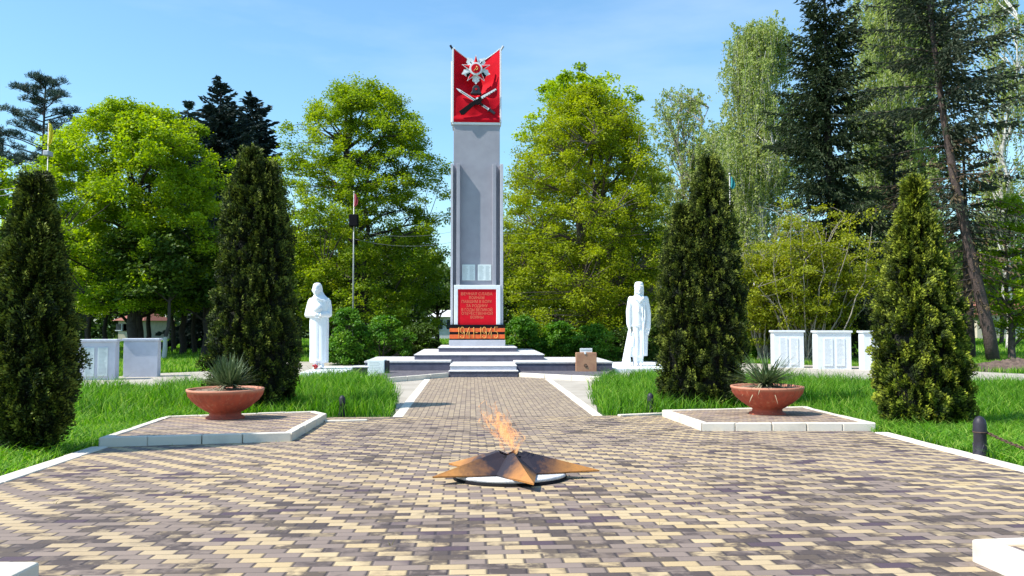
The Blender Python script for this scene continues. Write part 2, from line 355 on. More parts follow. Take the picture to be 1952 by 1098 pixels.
# ------------------------------------------------------------------ ground, paving, kerbs
def sheet(name, poly, dz, mat, kind='structure', grid=None):
    """flat polygon draped on the ground; split at Y=YB so that it follows the change of slope"""
    bm = bmesh.new(); vs = [bm.verts.new((x, y, 0)) for x, y in poly]; bm.faces.new(vs)
    for yy in (0, YB):
        bmesh.ops.bisect_plane(bm, geom=bm.verts[:] + bm.edges[:] + bm.faces[:], plane_co=(0, yy, 0), plane_no=(0, 1, 0))
    for v in bm.verts: v.co.z = g(v.co.y) + dz
    bmesh.ops.triangulate(bm, faces=bm.faces[:], ngon_method='EAR_CLIP')
    bmesh.ops.recalc_face_normals(bm, faces=bm.faces[:])
    if sum(f.normal.z * f.calc_area() for f in bm.faces) < 0: bmesh.ops.reverse_faces(bm, faces=bm.faces[:])
    me = bpy.data.meshes.new(name); bm.to_mesh(me); bm.free(); me.materials.append(mat)
    o = bpy.data.objects.new(name, me); C.objects.link(o); return tag(o, kind=kind)
sheet('ground', [(-900, -60), (900, -60), (900, 1500), (-900, 1500)], -.03, M['ground'])
PLAZA = [(-3.2, -3), (-3.97, 6.7), (-4.34, 9.93), (-4.45, 10.2), (-2.45, 14.5), (3.5, 14.5), (5.62, 11.3), (5.07, 7.29), (4.2, -3)]
sheet('plaza', PLAZA, 0, M['paver'])
PATH = [(-1.22, 14.504), (2.18, 14.504), (2.22, 24.5), (1.42, 24.86), (-.66, 24.9), (-1.22, 24.5)]
sheet('path', PATH, 0, M['paver_path'])
def gp(l): return [G(*p) for p in l]
CONC_L = gp([(-60, 756), (150, 748), (420, 738), (560, 726), (700, 719), (745, 735), (757, 797), (765, 795), (820, 722)]) + [(-1.22, 24.6), (-.66, 27.0), (-.66, 33)] + gp([(790, 688), (560, 689), (420, 706), (300, 711), (150, 722), (-60, 732)])
CONC_R = gp([(2100, 738), (1952, 737), (1650, 733), (1490, 726), (1290, 718), (1180, 718), (1130, 738), (1140, 790), (1130, 790), (1042, 722)]) + [(2.22, 24.6), (1.4, 27.0), (1.4, 33)] + gp([(1180, 688), (1270, 687), (1490, 694), (1650, 698), (1952, 712), (2100, 718)])
sheet('concrete_path', CONC_L, -.012, M['conc']); sheet('concrete_path', CONC_R, -.012, M['conc'])
def kerb_line(pts, wd=.10, h=.10, base=-.05, stone=1.0, closed=False, rnd=1, skip=()):
    """separate kerb stones laid end to end; pts are the outer line, the stones lie to the left of it"""
    mb = MB(); rr = random.Random(rnd); n = len(pts); N = n if closed else n - 1
    def off(i):
        a = Vector(pts[i - 1]) if (closed or i > 0) else None; b = Vector(pts[i]); c = Vector(pts[(i + 1) % n]) if (closed or i < n - 1) else None
        d1 = (b - a).normalized() if a is not None else None; d2 = (c - b).normalized() if c is not None else None
        n1 = Vector((-d1.y, d1.x)) if d1 else None; n2 = Vector((-d2.y, d2.x)) if d2 else None
        if n1 is None: return b + n2 * wd
        if n2 is None: return b + n1 * wd
        m_ = (n1 + n2).normalized(); return b + m_ * wd / max(.4, m_.dot(n1))
    for i in range(N):
        if i in skip: continue
        a = Vector(pts[i]); b = Vector(pts[(i + 1) % n]); ai = off(i); bi = off((i + 1) % n); Ln = (b - a).length
        k = max(1, round(Ln / stone)); cut = [0] + sorted([(j + rr.uniform(-.08, .08)) / k for j in range(1, k)]) + [1]
        for j in range(k):
            t0 = cut[j] + .006 / Ln; t1 = cut[j + 1] - .006 / Ln; dz = rr.uniform(-.003, .003); dn = (b - a).normalized(); dn = Vector((-dn.y, dn.x)) * rr.uniform(-.004, .004)
            q = [a.lerp(b, t0) + dn, a.lerp(b, t1) + dn, ai.lerp(bi, t1) + dn, ai.lerp(bi, t0) + dn]
            mb.prism([tuple(p) for p in q], lambda x, y: g(y) + base, lambda x, y, dz=dz: g(y) + h + dz)
    return tag(mb.build('kerb', M['kerb'], bevel=.012), kind='structure')
# planter platforms: raised block paving framed by tall kerb stones
H_P = .115
PL = [G(188, 834, H_P), G(556, 824, H_P), G(623, 788, H_P), G(600, 783, H_P), G(315, 793, H_P)]
PR = [G(1337, 806, H_P), G(1670, 806, H_P), G(1538, 774, H_P), G(1262, 781, H_P)]
NL = [(-2.03, 4.0), (-3.66, 4.08), (-3.5, .3), (-1.95, .3)]
NR = [(2.62, 4.20), (2.42, .3), (4.4, .3), (4.7, 4.35)]
def inset(poly, d):
    c = Vector((sum(p[0] for p in poly) / len(poly), sum(p[1] for p in poly) / len(poly)))
    return [tuple(Vector(p) + (c - Vector(p)).normalized() * d * 1.3) for p in poly]
for P_ in (PL, PR, NL[::-1] if False else NL, NR):
    a = sum(P_[i][0] * P_[(i + 1) % len(P_)][1] - P_[(i + 1) % len(P_)][0] * P_[i][1] for i in range(len(P_)))
    if a < 0: P_.reverse()
    kerb_line(P_, .11, H_P, closed=True, stone=.52, rnd=len(P_) + int(P_[0][0] * 3))
    mb = MB(); mb.prism(inset(P_, .07), lambda x, y: g(y) - .05, lambda x, y: g(y) + H_P - .016); tag(mb.build('platform_paving', M['paver_plat']), kind='structure')
# flush kerbs round the square and along the path
kerb_line([(-4.30, 9.95), (-3.99, 7.24), (-3.70, 4.3)][::-1], .19, .012, rnd=2)
kerb_line([(5.56, 11.05), (5.05, 7.29), (4.72, 4.5)], .19, .012, rnd=3)
kerb_line([G(618, 804), G(700, 802)][::-1], .10, .03, rnd=4); kerb_line([G(1176, 793), G(1262, 789)][::-1], .10, .03, rnd=5)
kerb_line([(-1.20, 24.0), (-1.20, 14.52)][::-1], .19, .006, rnd=6)
kerb_line([(2.16, 14.52), (2.16, 24.0)][::-1], .19, .006, rnd=7)
KL = G(737, 729); KR = G(1145, 727)
kerb_line([KL, (-.69, 24.93)], .12, .13, rnd=8)
kerb_line([(1.44, 24.93), KR], .12, .13, rnd=9)
for P_ in ([KL, (-.70, 24.98), (-.70, 27.3), (-3.3, 27.3)], [(1.44, 24.98), KR, (4.7, 27), (1.44, 27)]):
    P_ = [(x, y + .09) for x, y in P_]; mb = MB(); mb.prism(P_, -.04, .085); tag(mb.build('gravel_bed', M['gravel']), kind='structure')

# ------------------------------------------------------------------ monument platform
YS = 24.93
plat = empty('stepped_platform', (.4, 29, 0), label='whitewashed stepped stone platform carrying the tall memorial pillar', cat='platform')
def tier(name, x0, x1, y0, y1, z0, z1, tread, riser, slab=.028, lip=.02):
    px, py = plat.location.x, plat.location.y; mb = MB()
    mb.box(x0 - px, x1 - px, y0 - py, y1 - py, z0, z1 - slab); mb.m = 1
    mb.box(x0 - lip - px, x1 + lip - px, y0 - lip - py, y1 + lip - py, z1 - slab, z1)
    o = mb.build(name, [riser, tread], plat, bevel=.012); return o
tier('step', -.68, 1.42, YS, 25.4, -.05, .19, M['tread'], M['riser'])
tier('step', -.66, 1.40, 25.36, 28.2, -.04, .33, M['tread'], M['greyl'])
tier('side_platform', -3.5, -.70, 27.0, 30.5, -.05, .40, M['sett'], M['riser'], .06)
tier('side_platform', 1.44, 4.62, 26.6, 30.2, -.05, .38, M['sett'], M['riser'], .06)
x0, z1 = W(790, 678, 27.9); x1, _ = W(1037, 678, 27.9)
tier('tier', x0, x1, 27.9, 33.8, -.03, .575, M['tread'], M['riser'], .03)
x0, z2 = W(836, 662, 30.3); x1, _ = W(985, 660, 30.3)
tier('tier', x0, x1, 30.3, 33.5, .5, z2, M['tread'], M['riser'], .03)

# ------------------------------------------------------------------ monument
YM = 32.0
def X_(px): return W(px, 400, YM)[0]
def Z_(py, px=908): return W(px, py, YM)[1]
XC = X_(908.5)
mon = empty('war_memorial', (XC, YM, z2), label='tall grey memorial pillar topped by a red banner with a star emblem', cat='monument')
def rel(mb): # shift to the monument's own frame
    mb.v = [(x - XC, y - YM, z - z2) for x, y, z in mb.v]; return mb
def mpart(name, mb, mats, par=None, bevel=0):
    o = rel(mb).build(name, mats, par or mon, bevel=bevel); return o
S = X_(953) - X_(864)
yF = YM + .25
mb = MB(); mb.box(X_(857), X_(963), YM - .18, YM + 1.5, z2 - .02, Z_(648)); mpart('plinth', mb, M['greyl'], bevel=.01)
rz = [Z_(y) for y in (648, 645.3, 637.5, 632.5, 625.5, 619)]
mb = MB()
for i in range(5):
    mb.m = i % 2; e = 0 if i % 2 == 0 else .002
    mb.box(X_(858) - e, X_(962) + e, YM - .16 - e, YM + 1.45 + e, rz[i] + .0005, rz[i + 1])
rib = mpart('ribbon_band', mb, [M['black'], M['orange']])
tag(rib, 'black and orange striped band with the years 1941-1945')
mb = MB(); mb.box(X_(864), X_(953), yF, YM + 1.3, rz[-1], Z_(231)); mpart('shaft', mb, M['grey'], bevel=.01)
for a, b, c in ((859.3, 863.7, M['greyl']), (870.3, 877, M['grey']), (939, 946, M['grey']), (953.3, 959.3, M['greyl'])):
    mb = MB(); o_ = 859 < a < 860 or a > 950
    mb.box(X_(a), X_(b), YM, YM + (1.2 if o_ else .247), rz[-1], Z_(312)); mpart('pilaster', mb, c, bevel=.012)
# white frame and red inscription panel
mb = MB(); fx0, fx1, fz0, fz1 = X_(866), X_(954), rz[-1], Z_(543.5); rx0, rx1, rz1 = X_(873.5), X_(946), Z_(551.5)
mb.box(fx0, rx0, YM - .10, YM + .2, fz0, rz1); mb.box(rx1, fx1, YM - .10, YM + .2, fz0, rz1); mb.box(fx0, fx1, YM - .10, YM + .2, rz1, fz1)
mpart('panel_frame', mb, M['white'], bevel=.015)
mb = MB(); mb.box(rx0 + .002, rx1 - .002, YM - .07, YM + .18, fz0, rz1 - .002); pan = mpart('inscription_panel', mb, M['redp'])
def text_mesh(body, size, name, mat, parent, loc, width=None, ext=.006, off=0, rot=(R(90), 0, 0), space=1.0):
    cu = bpy.data.curves.new(name, 'FONT'); cu.body = body; cu.size = size; cu.align_x = 'CENTER'; cu.extrude = ext; cu.offset = off; cu.space_character = space
    cu.resolution_u = 3
    to = bpy.data.objects.new(name, cu); C.objects.link(to); dg = bpy.context.evaluated_depsgraph_get()
    me = bpy.data.meshes.new_from_object(to.evaluated_get(dg)); bpy.data.objects.remove(to)
    n = len(me.vertices); co = np.zeros(n * 3); me.vertices.foreach_get('co', co); co = co.reshape(-1, 3)
    if width and n:
        wd = co[:, 0].max() - co[:, 0].min(); co[:, 0] *= width / wd; me.vertices.foreach_set('co', co.ravel())
    me.materials.clear(); me.materials.append(mat); me.update()
    o = bpy.data.objects.new(name, me); C.objects.link(o); o.parent = parent; o.location = loc; o.rotation_euler = rot; return o
px = X_(954) - X_(953)
ins = [('ВЕЧНАЯ СЛАВА', 59, 909), ('ВОИНАМ', 28.5, 909), ('ПАВШИМ В БОЯХ', 57, 909), ('ЗА РОДИНУ', 40.5, 909.5), ('В ГОДЫ ВЕЛИКОЙ', 58, 909.5), ('ОТЕЧЕСТВЕННОЙ', 58.5, 910), ('ВОЙНЫ', 24, 909.5)]
for (s, wd, cx), yy in zip(ins, (563, 570.2, 577.6, 585.6, 593.2, 600.2, 607.4)):
    text_mesh(s, .155, 'lettering', M['letter'], pan, (X_(cx) - XC, -.072, Z_(yy) - z2), wd * px, ext=.004)
# years as thin round strokes
def stroke_digits():
    mb = MB(); x = X_(871.5); H_ = Z_(623.5) - Z_(644.5); zb = Z_(644.5); wd = .155; r = .011; y = YM - .175
    def st(pts): mb.tube([(x + p[0] * wd, y, zb + p[1] * H_) for p in pts], r, 5)
    arc = lambda cx, cy, rx, ry, a0, a1, n=12: [(cx + rx * math.cos(R(a0 + (a1 - a0) * i / n)), cy + ry * math.sin(R(a0 + (a1 - a0) * i / n))) for i in range(n + 1)]
    for ch in '1941-1945':
        if ch == '1': st([(.15, .8), (.45, 1), (.45, 0)]); x += .115
        elif ch == '9': st(arc(.5, .72, .42, .28, -20, 340)); st([(.92, .72), (.92, .25)] + arc(.5, .22, .42, .22, 0, -170, 8)); x += .20
        elif ch == '4': st([(.75, 1), (.1, .3), (1.0, .3)]); st([(.72, .6), (.72, 0)]); x += .20
        elif ch == '-': st([(.1, .5), (.6, .5)]); x += .125
        elif ch == '5': st([(.9, 1), (.2, 1), (.15, .58)] + arc(.45, .3, .45, .3, 100, -150, 12)); x += .18
    sx = (X_(950) - X_(871.5)) / (x - .02 - X_(871.5)); mb.v = [(X_(871.5) + (a - X_(871.5)) * sx, b, c) for a, b, c in mb.v]
    return mb
mpart('year_numerals', stroke_digits(), M['gold'], rib)
for a, b in ((881, 906), (911, 937)):
    mb = MB(); mb.box(X_(a), X_(b), yF - .03, yF + .01, Z_(534), Z_(503.5)); pq = mpart('name_plaque', mb, M['plaque'], bevel=.004)
    mb = MB(); rr = random.Random(a)
    for c in range(2):
        for k in range(13):
            xx = X_(a) + .05 + c * (X_(b) - X_(a)) * .48; zz = Z_(505.5) - .02 - k * .043; mb.box(xx, xx + rr.uniform(.12, .2), yF - .033, yF - .029, zz - .012, zz)
    mpart('engraved_lines', mb, M['etch'], pq)
mb = MB(); mb.box(X_(861), X_(954.5), YM + .205, YM + 1.35, Z_(235), Z_(230.5)); mpart('cornice', mb, M['white'], bevel=.008)
# the red banner: a folded cloth in concrete, hollow towards the top
zb, zt = Z_(230.5), Z_(89); hw = (X_(953) - X_(864)) / 2; cx = X_(908.5)
def banner():
    nu, nv = 48, 40; V = []; F = []
    for back in (0, 1):
        for j in range(nv + 1):
            v = j / nv
            for i in range(nu + 1):
                u = -1 + 2 * i / nu; top = zt - .50 * (1 - abs(u)) ** .85
                if abs(u) < .12: top += .02 * (1 - abs(u) / .12)
                z = zb + .0 + (top - zb) * v
                dep = .58 * min(1, max(0, (v - .34) / .28)) * (1 - abs(u) ** 1.15) + (.03 if v > .07 else 0)
                hem = -.03 if .005 < v < .085 else 0
                y = YM + .19 + dep + hem + .012 * math.sin(u * 9 + v * 4) * (v > .1)
                if back: y = YM + .95
                V.append((cx + u * hw, y, z))
    n = (nu + 1) * (nv + 1); idx = lambda b, j, i: b * n + j * (nu + 1) + i
    for j in range(nv):
        for i in range(nu):
            F.append((idx(0, j, i), idx(0, j, i + 1), idx(0, j + 1, i + 1), idx(0, j + 1, i)))
            F.append((idx(1, j, i), idx(1, j + 1, i), idx(1, j + 1, i + 1), idx(1, j, i + 1)))
    for i in range(nu):
        F.append((idx(0, nv, i), idx(0, nv, i + 1), idx(1, nv, i + 1), idx(1, nv, i))); F.append((idx(0, 0, i + 1), idx(0, 0, i), idx(1, 0, i), idx(1, 0, i + 1)))
    for j in range(nv):
        F.append((idx(0, j, 0), idx(0, j + 1, 0), idx(1, j + 1, 0), idx(1, j, 0))); F.append((idx(0, j + 1, nu), idx(0, j, nu), idx(1, j, nu), idx(1, j + 1, nu)))
    mb = MB(); mb.add(V, F, True); return mb
ban = mpart('red_banner', banner(), M['red'])
e_ = ban.modifiers.new('edges', 'EDGE_SPLIT'); e_.split_angle = R(35)
for s in (-1, 1):                     # white edge strips and the flagstaff tips
    mb = MB(); xx = cx + s * (hw + .035); mb.box(xx - .035, xx + .035, YM + .18, YM + .96, zb + .002, zt - (.0 if s > 0 else .03)); mpart('banner_edge', mb, M['white'], ban, bevel=.01)
    mb = MB(); mb.tube([(cx + s * (hw + .01), YM + .4, zt - .06), (cx + s * (hw + .15), YM + .3, zt + .15)], .045, 8); mpart('staff_tip', mb, M['dark'] if s < 0 else M['greyl'], ban, bevel=.005)
mb = MB(); mb.box(X_(858.3), X_(860.8), YM + .3, YM + .9, Z_(230), Z_(113)); mpart('banner_edge', mb, M['white'], ban)
# thin white line along the notch
mb = MB(); mb.tube([(cx + u * hw, YM + .22 + .56 * (1 - abs(u) ** 1.15), zt - .50 * (1 - abs(u)) ** .85 + .012) for u in np.linspace(-1, 1, 25)], .018, 6); mpart('banner_edge', mb, M['white'], ban)
# order star
ex, ez, yE = X_(906.7), Z_(130), YM + .16
def starpts(n, r1, r2, a0, c): return [(c[0] + (r1 if k % 2 == 0 else r2) * math.cos(R(a0 + k * 180 / n)), c[1] + (r1 if k % 2 == 0 else r2) * math.sin(R(a0 + k * 180 / n))) for k in range(2 * n)]
orde = empty('order_emblem'); orde.parent = ban; orde.location = (ex - XC, yE - YM, ez - z2)
def epart(name, mb, mats, par=orde, bevel=0):
    return mb.build(name, mats, par, bevel=bevel)
mb = MB()
for k in range(5):
    a0 = 90 + 36 + k * 72
    for d, rr_ in ((-21, .40), (-14, .50), (-7, .53), (0, .60), (7, .53), (14, .50), (21, .40)):
        a, b = R(a0 + d - 4.2), R(a0 + d + 4.2); c = R(a0 + d)
        mb.plate([(0.1 * math.cos(c), .1 * math.sin(c)), (rr_ * .93 * math.cos(a), rr_ * .93 * math.sin(a)), (rr_ * math.cos(c), rr_ * math.sin(c)), (rr_ * .93 * math.cos(b), rr_ * .93 * math.sin(b))], .0 + abs(d) * .0012, .05)
epart('rays', mb, M['white'])
mb = MB(); mb.m = 0; mb.plate(starpts(5, .60, .225, 90, (0, 0)), -.03, -.001); epart('star_outline', mb, M['white'])
def facet(r1, r2, y0, yc):
    mb = MB(); p = starpts(5, r1, r2, 90, (0, 0)); mb.add([(0, yc, 0)] + [(x, y0, z) for x, z in p], [(0, 1 + i, 1 + (i + 1) % 10) for i in range(10)]); return mb
epart('red_star', facet(.545, .195, -.032, -.10), M['redp'])
def disc(r, y0, y1, n=28): mb = MB(); mb.plate([(r * math.cos(2 * math.pi * k / n), r * math.sin(2 * math.pi * k / n)) for k in range(n)], y0, y1); return mb
epart('ring', disc(.26, -.115, -.033), M['white'], bevel=.01); epart('centre_disc', disc(.19, -.135, -.1155), M['redp'], bevel=.01)
mb = MB()
mb.tube([(.075 * math.cos(R(a)), -.140, .075 * math.sin(R(a)) + .01) for a in range(-130, 100, 20)], [.006 + .010 * math.sin(math.pi * i / 11) for i in range(12)], 5)
mb.tube([(-.06, -.145, -.06), (.05, -.145, .05)], .010, 5); mb.tube([(.02, -.145, .085), (.085, -.145, .02)], .018, 5); mb.tube([(-.045, -.14, -.062), (-.085, -.14, -.098)], .012, 5)
epart('hammer_and_sickle', mb, M['gold'])
mb = MB()
for pts, r in ((((-.37, -.235), (-.22, -.17)), .045), (((-.36, -.30), (-.26, -.235)), .03), (((.26, -.15), (.38, -.29)), .05), (((.33, -.26), (.36, -.36)), .035), (((-.23, .30), (-.14, .20)), .018), (((.14, .18), (.25, .32)), .018)):
    mb = MB(); mb.tube([(p[0], -.012, p[1]) for p in pts], r, 6); epart('weapon_end', mb, M['black'], bevel=.005)
# helmet
hx, hz = X_(907.2), Z_(168.5)
mb = MB(); prof = [(-.20, -.19), (.20, -.19), (.235, -.15), (.17, -.09), (.155, .05), (.09, .15), (0, .18), (-.09, .15), (-.155, .05), (-.17, -.09), (-.235, -.15)]
mb.plate([(hx + a, hz + b) for a, b in prof], yE - .06, yE + .18); hm = mpart('helmet', mb, M['dark'], ban, bevel=.04)
mb = MB(); mb.plate(starpts(5, .065, .027, 90, (hx, hz)), yE - .075, yE - .058); mpart('helmet_star', mb, M['redp'], hm)
def pt(px_, py_): return (X_(820 + px_ / 5.489), Z_(60 + py_ / 5.489))
def bar(mb, a, b, w0, w1, y0, y1):
    a = Vector(a); b = Vector(b); d = (b - a).normalized(); n = Vector((-d.y, d.x)); mb.plate([tuple(a + n * w0), tuple(b + n * w1), tuple(b - n * w1), tuple(a - n * w0)], y0, y1)
ys = YM + .12
mb = MB(); bar(mb, pt(300, 608), pt(620, 808), .042, .042, ys, ys + .05); mb.plate([pt(268, 586), pt(306, 598), pt(296, 618)], ys, ys + .05); sw = mpart('sword', mb, M['white'], ban)
mb = MB(); bar(mb, pt(315, 618), pt(600, 796), .010, .010, ys - .006, ys); mpart('fuller', mb, M['dark'], sw)
mb = MB(); bar(mb, pt(622, 808), pt(678, 848), .055, .05, ys - .01, ys + .06); bar(mb, pt(632, 785), pt(600, 830), .018, .018, ys - .02, ys + .05); mpart('hilt', mb, M['dark'], sw, bevel=.01)
yr = YM + .05
mb = MB(); mb.plate([pt(300, 832), pt(322, 868), pt(350, 868), pt(450, 775), pt(470, 758), pt(500, 765), pt(548, 710), pt(525, 672), pt(480, 705), pt(430, 735)], yr, yr + .07)
mb.plate([pt(498, 742), pt(520, 725), pt(557, 762), pt(545, 772), pt(525, 768)], yr - .02, yr + .06); rf = mpart('submachine_gun', mb, M['black'], ban, bevel=.008)
mb = MB(); bar(mb, pt(528, 692), pt(690, 596), .050, .034, yr + .005, yr + .065); bar(mb, pt(478, 702), pt(500, 690), .03, .03, yr - .01, yr); mpart('barrel_shroud', mb, M['white'], rf, bevel=.01)
for k in range(6):
    mb = MB(); a = pt(556 + k * 25, 682 - k * 15.0); b = pt(556 + k * 25 + 8, 682 - k * 15 + 16); bar(mb, a, b, .013, .013, yr - .002, yr + .01); mpart('vent_slot', mb, M['black'], rf)

# ------------------------------------------------------------------ statues
def ring(cx, cy, z, rx, ry, n=40, fold=0, k=9, ph=0, sq=0):
    out = []
    for i in range(n):
        a = 2 * math.pi * i / n; f = 1 + fold * (math.cos(k * a + ph) + .5 * math.cos(2.3 * k * a + 2 * ph))
        c, s = math.cos(a), math.sin(a); e = 1 - sq
        out.append((cx + rx * f * math.copysign(abs(c) ** e, c), cy + ry * f * math.copysign(abs(s) ** e, s), z))
    return out
def statue(name, mb, loc, rz, label, voxel=.014):
    o = mb.build('figure', M['stat']); root = empty(name, loc, rz, label, 'statue', 'white statues beside the memorial'); o.parent = root
    m = o.modifiers.new('remesh', 'REMESH'); m.mode = 'VOXEL'; m.voxel_size = voxel; m.use_smooth_shade = True
    s = o.modifiers.new('smooth', 'SMOOTH'); s.iterations = 1; s.factor = .5
    return root
def head(mb, cx, cy, cz, s, nod=0):
    rot = Matrix.Rotation(R(nod), 3, 'X'); B = lambda p, r: mb.ball(Vector((cx, cy, cz)) + rot @ Vector(p) * s, tuple(q * s for q in r) if hasattr(r, '__len__') else r * s, rot=rot)
    B((0, 0, 0), (.125, .15, .185)); B((0, -.055, -.08), (.085, .09, .10)); B((0, -.155, -.02), (.022, .035, .055)); B((0, -.14, -.05), (.028, .03, .02))
    B((-.045, -.128, .03), (.035, .02, .012)); B((.045, -.128, .03), (.035, .02, .012)); B((0, -.132, -.095), (.038, .02, .010)); B((0, -.118, -.155), (.04, .04, .035))
    B((-.125, 0, -.02), (.018, .03, .04)); B((.125, 0, -.02), (.018, .03, .04))
def hand(mb, p, d, side, s=1, curl=.5):
    """palm with four fingers and a thumb; d points along the fingers, side is the palm's width axis"""
    p = Vector(p); d = Vector(d).normalized(); side = Vector(side).normalized(); nrm = d.cross(side).normalized()
    mb.tube([p - d * .03 * s, p + d * .05 * s, p + d * .12 * s], [.042 * s, .055 * s, .05 * s], 8)
    for k, Ln in enumerate((.085, .1, .095, .075)):
        q = p + d * .10 * s + side * (k - 1.5) * .030 * s
        a = q + d * Ln * .5 * s; b = a + (d * (1 - curl) + nrm * curl).normalized() * Ln * .55 * s
        mb.tube([q, a, b], [.016 * s, .0145 * s, .012 * s], 6)
    q = p + side * -.045 * s + d * .02 * s; mb.tube([q, q + (d * .8 - side * .7) * .06 * s, q + (d * 1.3 - side * .7) * .09 * s], [.018 * s, .016 * s, .013 * s], 6)
# left: woman in a headscarf, hands joined under a round bundle at her waist
SC = .00311
mb = MB()
Zc = lambda y: (990 - y) * SC
Xc = lambda x: (275 - x) * -SC
mb.loft([ring(Xc(cx_), -.02, Zc(y), rx, ry, 60, fo, 11, ph, .12) for y, cx_, rx, ry, fo, ph in
         ((925, 277, .295, .24, .035, .3), (900, 277, .305, .25, .035, .3), (800, 277, .300, .25, .035, .35), (650, 276, .305, .25, .030, .4), (520, 275, .315, .25, .022, .5), (462, 274, .312, .25, .010, .6),
          (455, 274, .315, .255, 0, 0), (400, 272, .30, .25, 0, 0), (330, 272, .31, .24, 0, 0), (270, 272, .315, .215, 0, 0), (240, 272, .29, .18, 0, 0), (222, 270, .20, .14, 0, 0), (205, 265, .12, .11, 0, 0))])
for q_ in (184, 360): mb.ball((Xc(q_), 0, Zc(258)), (.088, .105, .10))
for s, sh, el, wr in ((-1, (178, 258), (150, 410), (255, 410)), (1, (368, 256), (378, 405), (290, 408))):
    a = (Xc(sh[0]), 0, Zc(sh[1])); b = (Xc(el[0]), -.03, Zc(el[1])); m_ = (Xc((sh[0] + el[0]) / 2 + s * 2), .01, Zc((sh[1] + el[1]) / 2)); c = (Xc(wr[0]), -.34, Zc(wr[1] + 2))
    mb.tube([a, m_, b], [.085, .098, .105], 16); mb.tube([b, tuple((Vector(b) + Vector(c)) / 2 + Vector((0, -.02, 0))), c], [.103, .09, .058], 16); mb.ball(b, .105)
    hand(mb, c, (-s * .9, -.25, .05), (0, .3, 1), 1.05, .3)
mb.ball((Xc(270), -.30, Zc(345)), (.155, .13, .16))
mb.loft([ring(Xc(272), 0, Zc(y), rx, ry, 40) for y, rx, ry in ((210, .13, .11), (226, .20, .14), (243, .30, .16), (262, .325, .17), (300, .33, .17), (330, .31, .16))])
for y_ in (470, 900): mb.loft([ring(Xc(275), -.02, Zc(y_ + 3), .32 if y_ < 500 else .31, .26, 40, 0), ring(Xc(275), -.02, Zc(y_ - 3), .32 if y_ < 500 else .31, .26, 40, 0)])
head(mb, Xc(243), -.09, Zc(140), 1.05, 16)
# scarf: hood and drape down to the shoulders
mb.loft([ring(Xc(c_), cy_, Zc(y), rx, ry, 40, fo, 7, 0) for y, c_, cy_, rx, ry, fo in ((64, 250, 0, .05, .05, 0), (72, 250, 0, .11, .12, 0), (95, 250, .005, .150, .165, 0), (125, 251, .03, .158, .15, 0), (160, 256, .05, .155, .13, .0), (195, 268, .045, .18, .14, .02), (225, 275, .02, .25, .19, .03), (255, 275, 0, .30, .225, .03), (285, 290, 0, .20, .20, 0))])
mb.tube([(Xc(225), -.17, Zc(215)), (Xc(262), -.245, Zc(235)), (Xc(320), -.22, Zc(262))], [.03, .05, .03], 8)
for x_ in (245, 310): mb.tube([(Xc(x_), -.10, Zc(922)), (Xc(x_), -.10, Zc(965))], .085, 12); mb.ball((Xc(x_), -.17, Zc(968)), (.075, .17, .06))
statL = statue('mother_statue', mb, (*W(608, 700, 27.6)[:1], 27.6, .12), 0, 'white statue of a woman in a headscarf with hands joined at her waist')
x_, z_ = W(608, 700, 27.6)
def slab(name, x0, x1, y0, y1, z0, z1, par, off, mat=None):
    mb = MB(); mb.box(x0 - off[0], x1 - off[0], y0 - off[1], y1 - off[1], z0 - off[2], z1 - off[2]); return mb.build(name, mat or M['white'], par, bevel=.015)
slab('pedestal', G(566, 719)[0], G(656, 716)[0], 25.6, 29.2, -.03, .12, statL, statL.location)
# right: soldier-like figure with long hair, cape, jacket, and a cloth trailing to the ground
SC = 2.98 / 927
mb = MB(); Zc = lambda y: (995 - y) * SC; Xc = lambda x: (280 - x) * -SC
mb.loft([ring(Xc(c_), 0, Zc(y), rx, ry, 48, fo, 8, .4, .1) for y, c_, rx, ry, fo in ((560, 268, .19, .19, 0), (550, 268, .21, .21, .01), (450, 270, .205, .20, .01), (330, 275, .235, .20, 0), (262, 280, .25, .19, 0), (238, 282, .23, .16, 0), (222, 284, .13, .12, 0))])
for x0_, ph in ((240, 0), (298, 1)):   # two straight falling skirt/trouser masses with a deep cleft
    mb.loft([ring(Xc(c_), -.01, Zc(y), rx, ry, 36, fo, 5, ph, .1) for y, c_, rx, ry, fo in ((985, x0_, .08, .10, 0), (900, x0_, .095, .12, .03), (880, x0_, .115, .17, .06), (700, x0_ + (2 if ph else 6), .115, .17, .06), (560, 268 + (22 if ph else -22), .12, .17, .03))])
    mb.ball((Xc(x0_), -.10, Zc(978)), (.075, .19, .06))
mb.loft([ring(Xc(280), 0, Zc(y), rx, ry, 40) for y, rx, ry in ((214, .12, .11), (228, .20, .14), (244, .29, .16), (264, .345, .17), (300, .36, .17), (335, .34, .15))])
# cape over the viewer's right shoulder, hanging behind
mb.loft([ring(Xc(c_), .08, Zc(y), rx, .17, 40, .04, 6, 1, .15) for y, c_, rx in ((885, 335, .14), (800, 335, .145), (640, 338, .155), (632, 345, .175), (560, 350, .21), (430, 352, .215), (330, 350, .19), (260, 340, .15), (238, 325, .11))])
mb.tube([(Xc(330), -.16, Zc(290)), (Xc(338), -.17, Zc(450)), (Xc(318), -.17, Zc(600)), (Xc(322), -.15, Zc(870))], [.035, .045, .035, .035], 10)
for a in ((360, 262, 380, 420, 375, 590),):
    mb.tube([(Xc(a[0]), -.02, Zc(a[1])), (Xc(a[2]), -.02, Zc(a[3])), (Xc(a[4]), -.06, Zc(a[5]))], [.10, .115, .10], 14)
    mb.ball((Xc(360), -.02, Zc(262)), (.10, .11, .12)); hand(mb, (Xc(378), -.07, Zc(600)), (0, -.05, -1), (0, 1, 0), .95, .3)
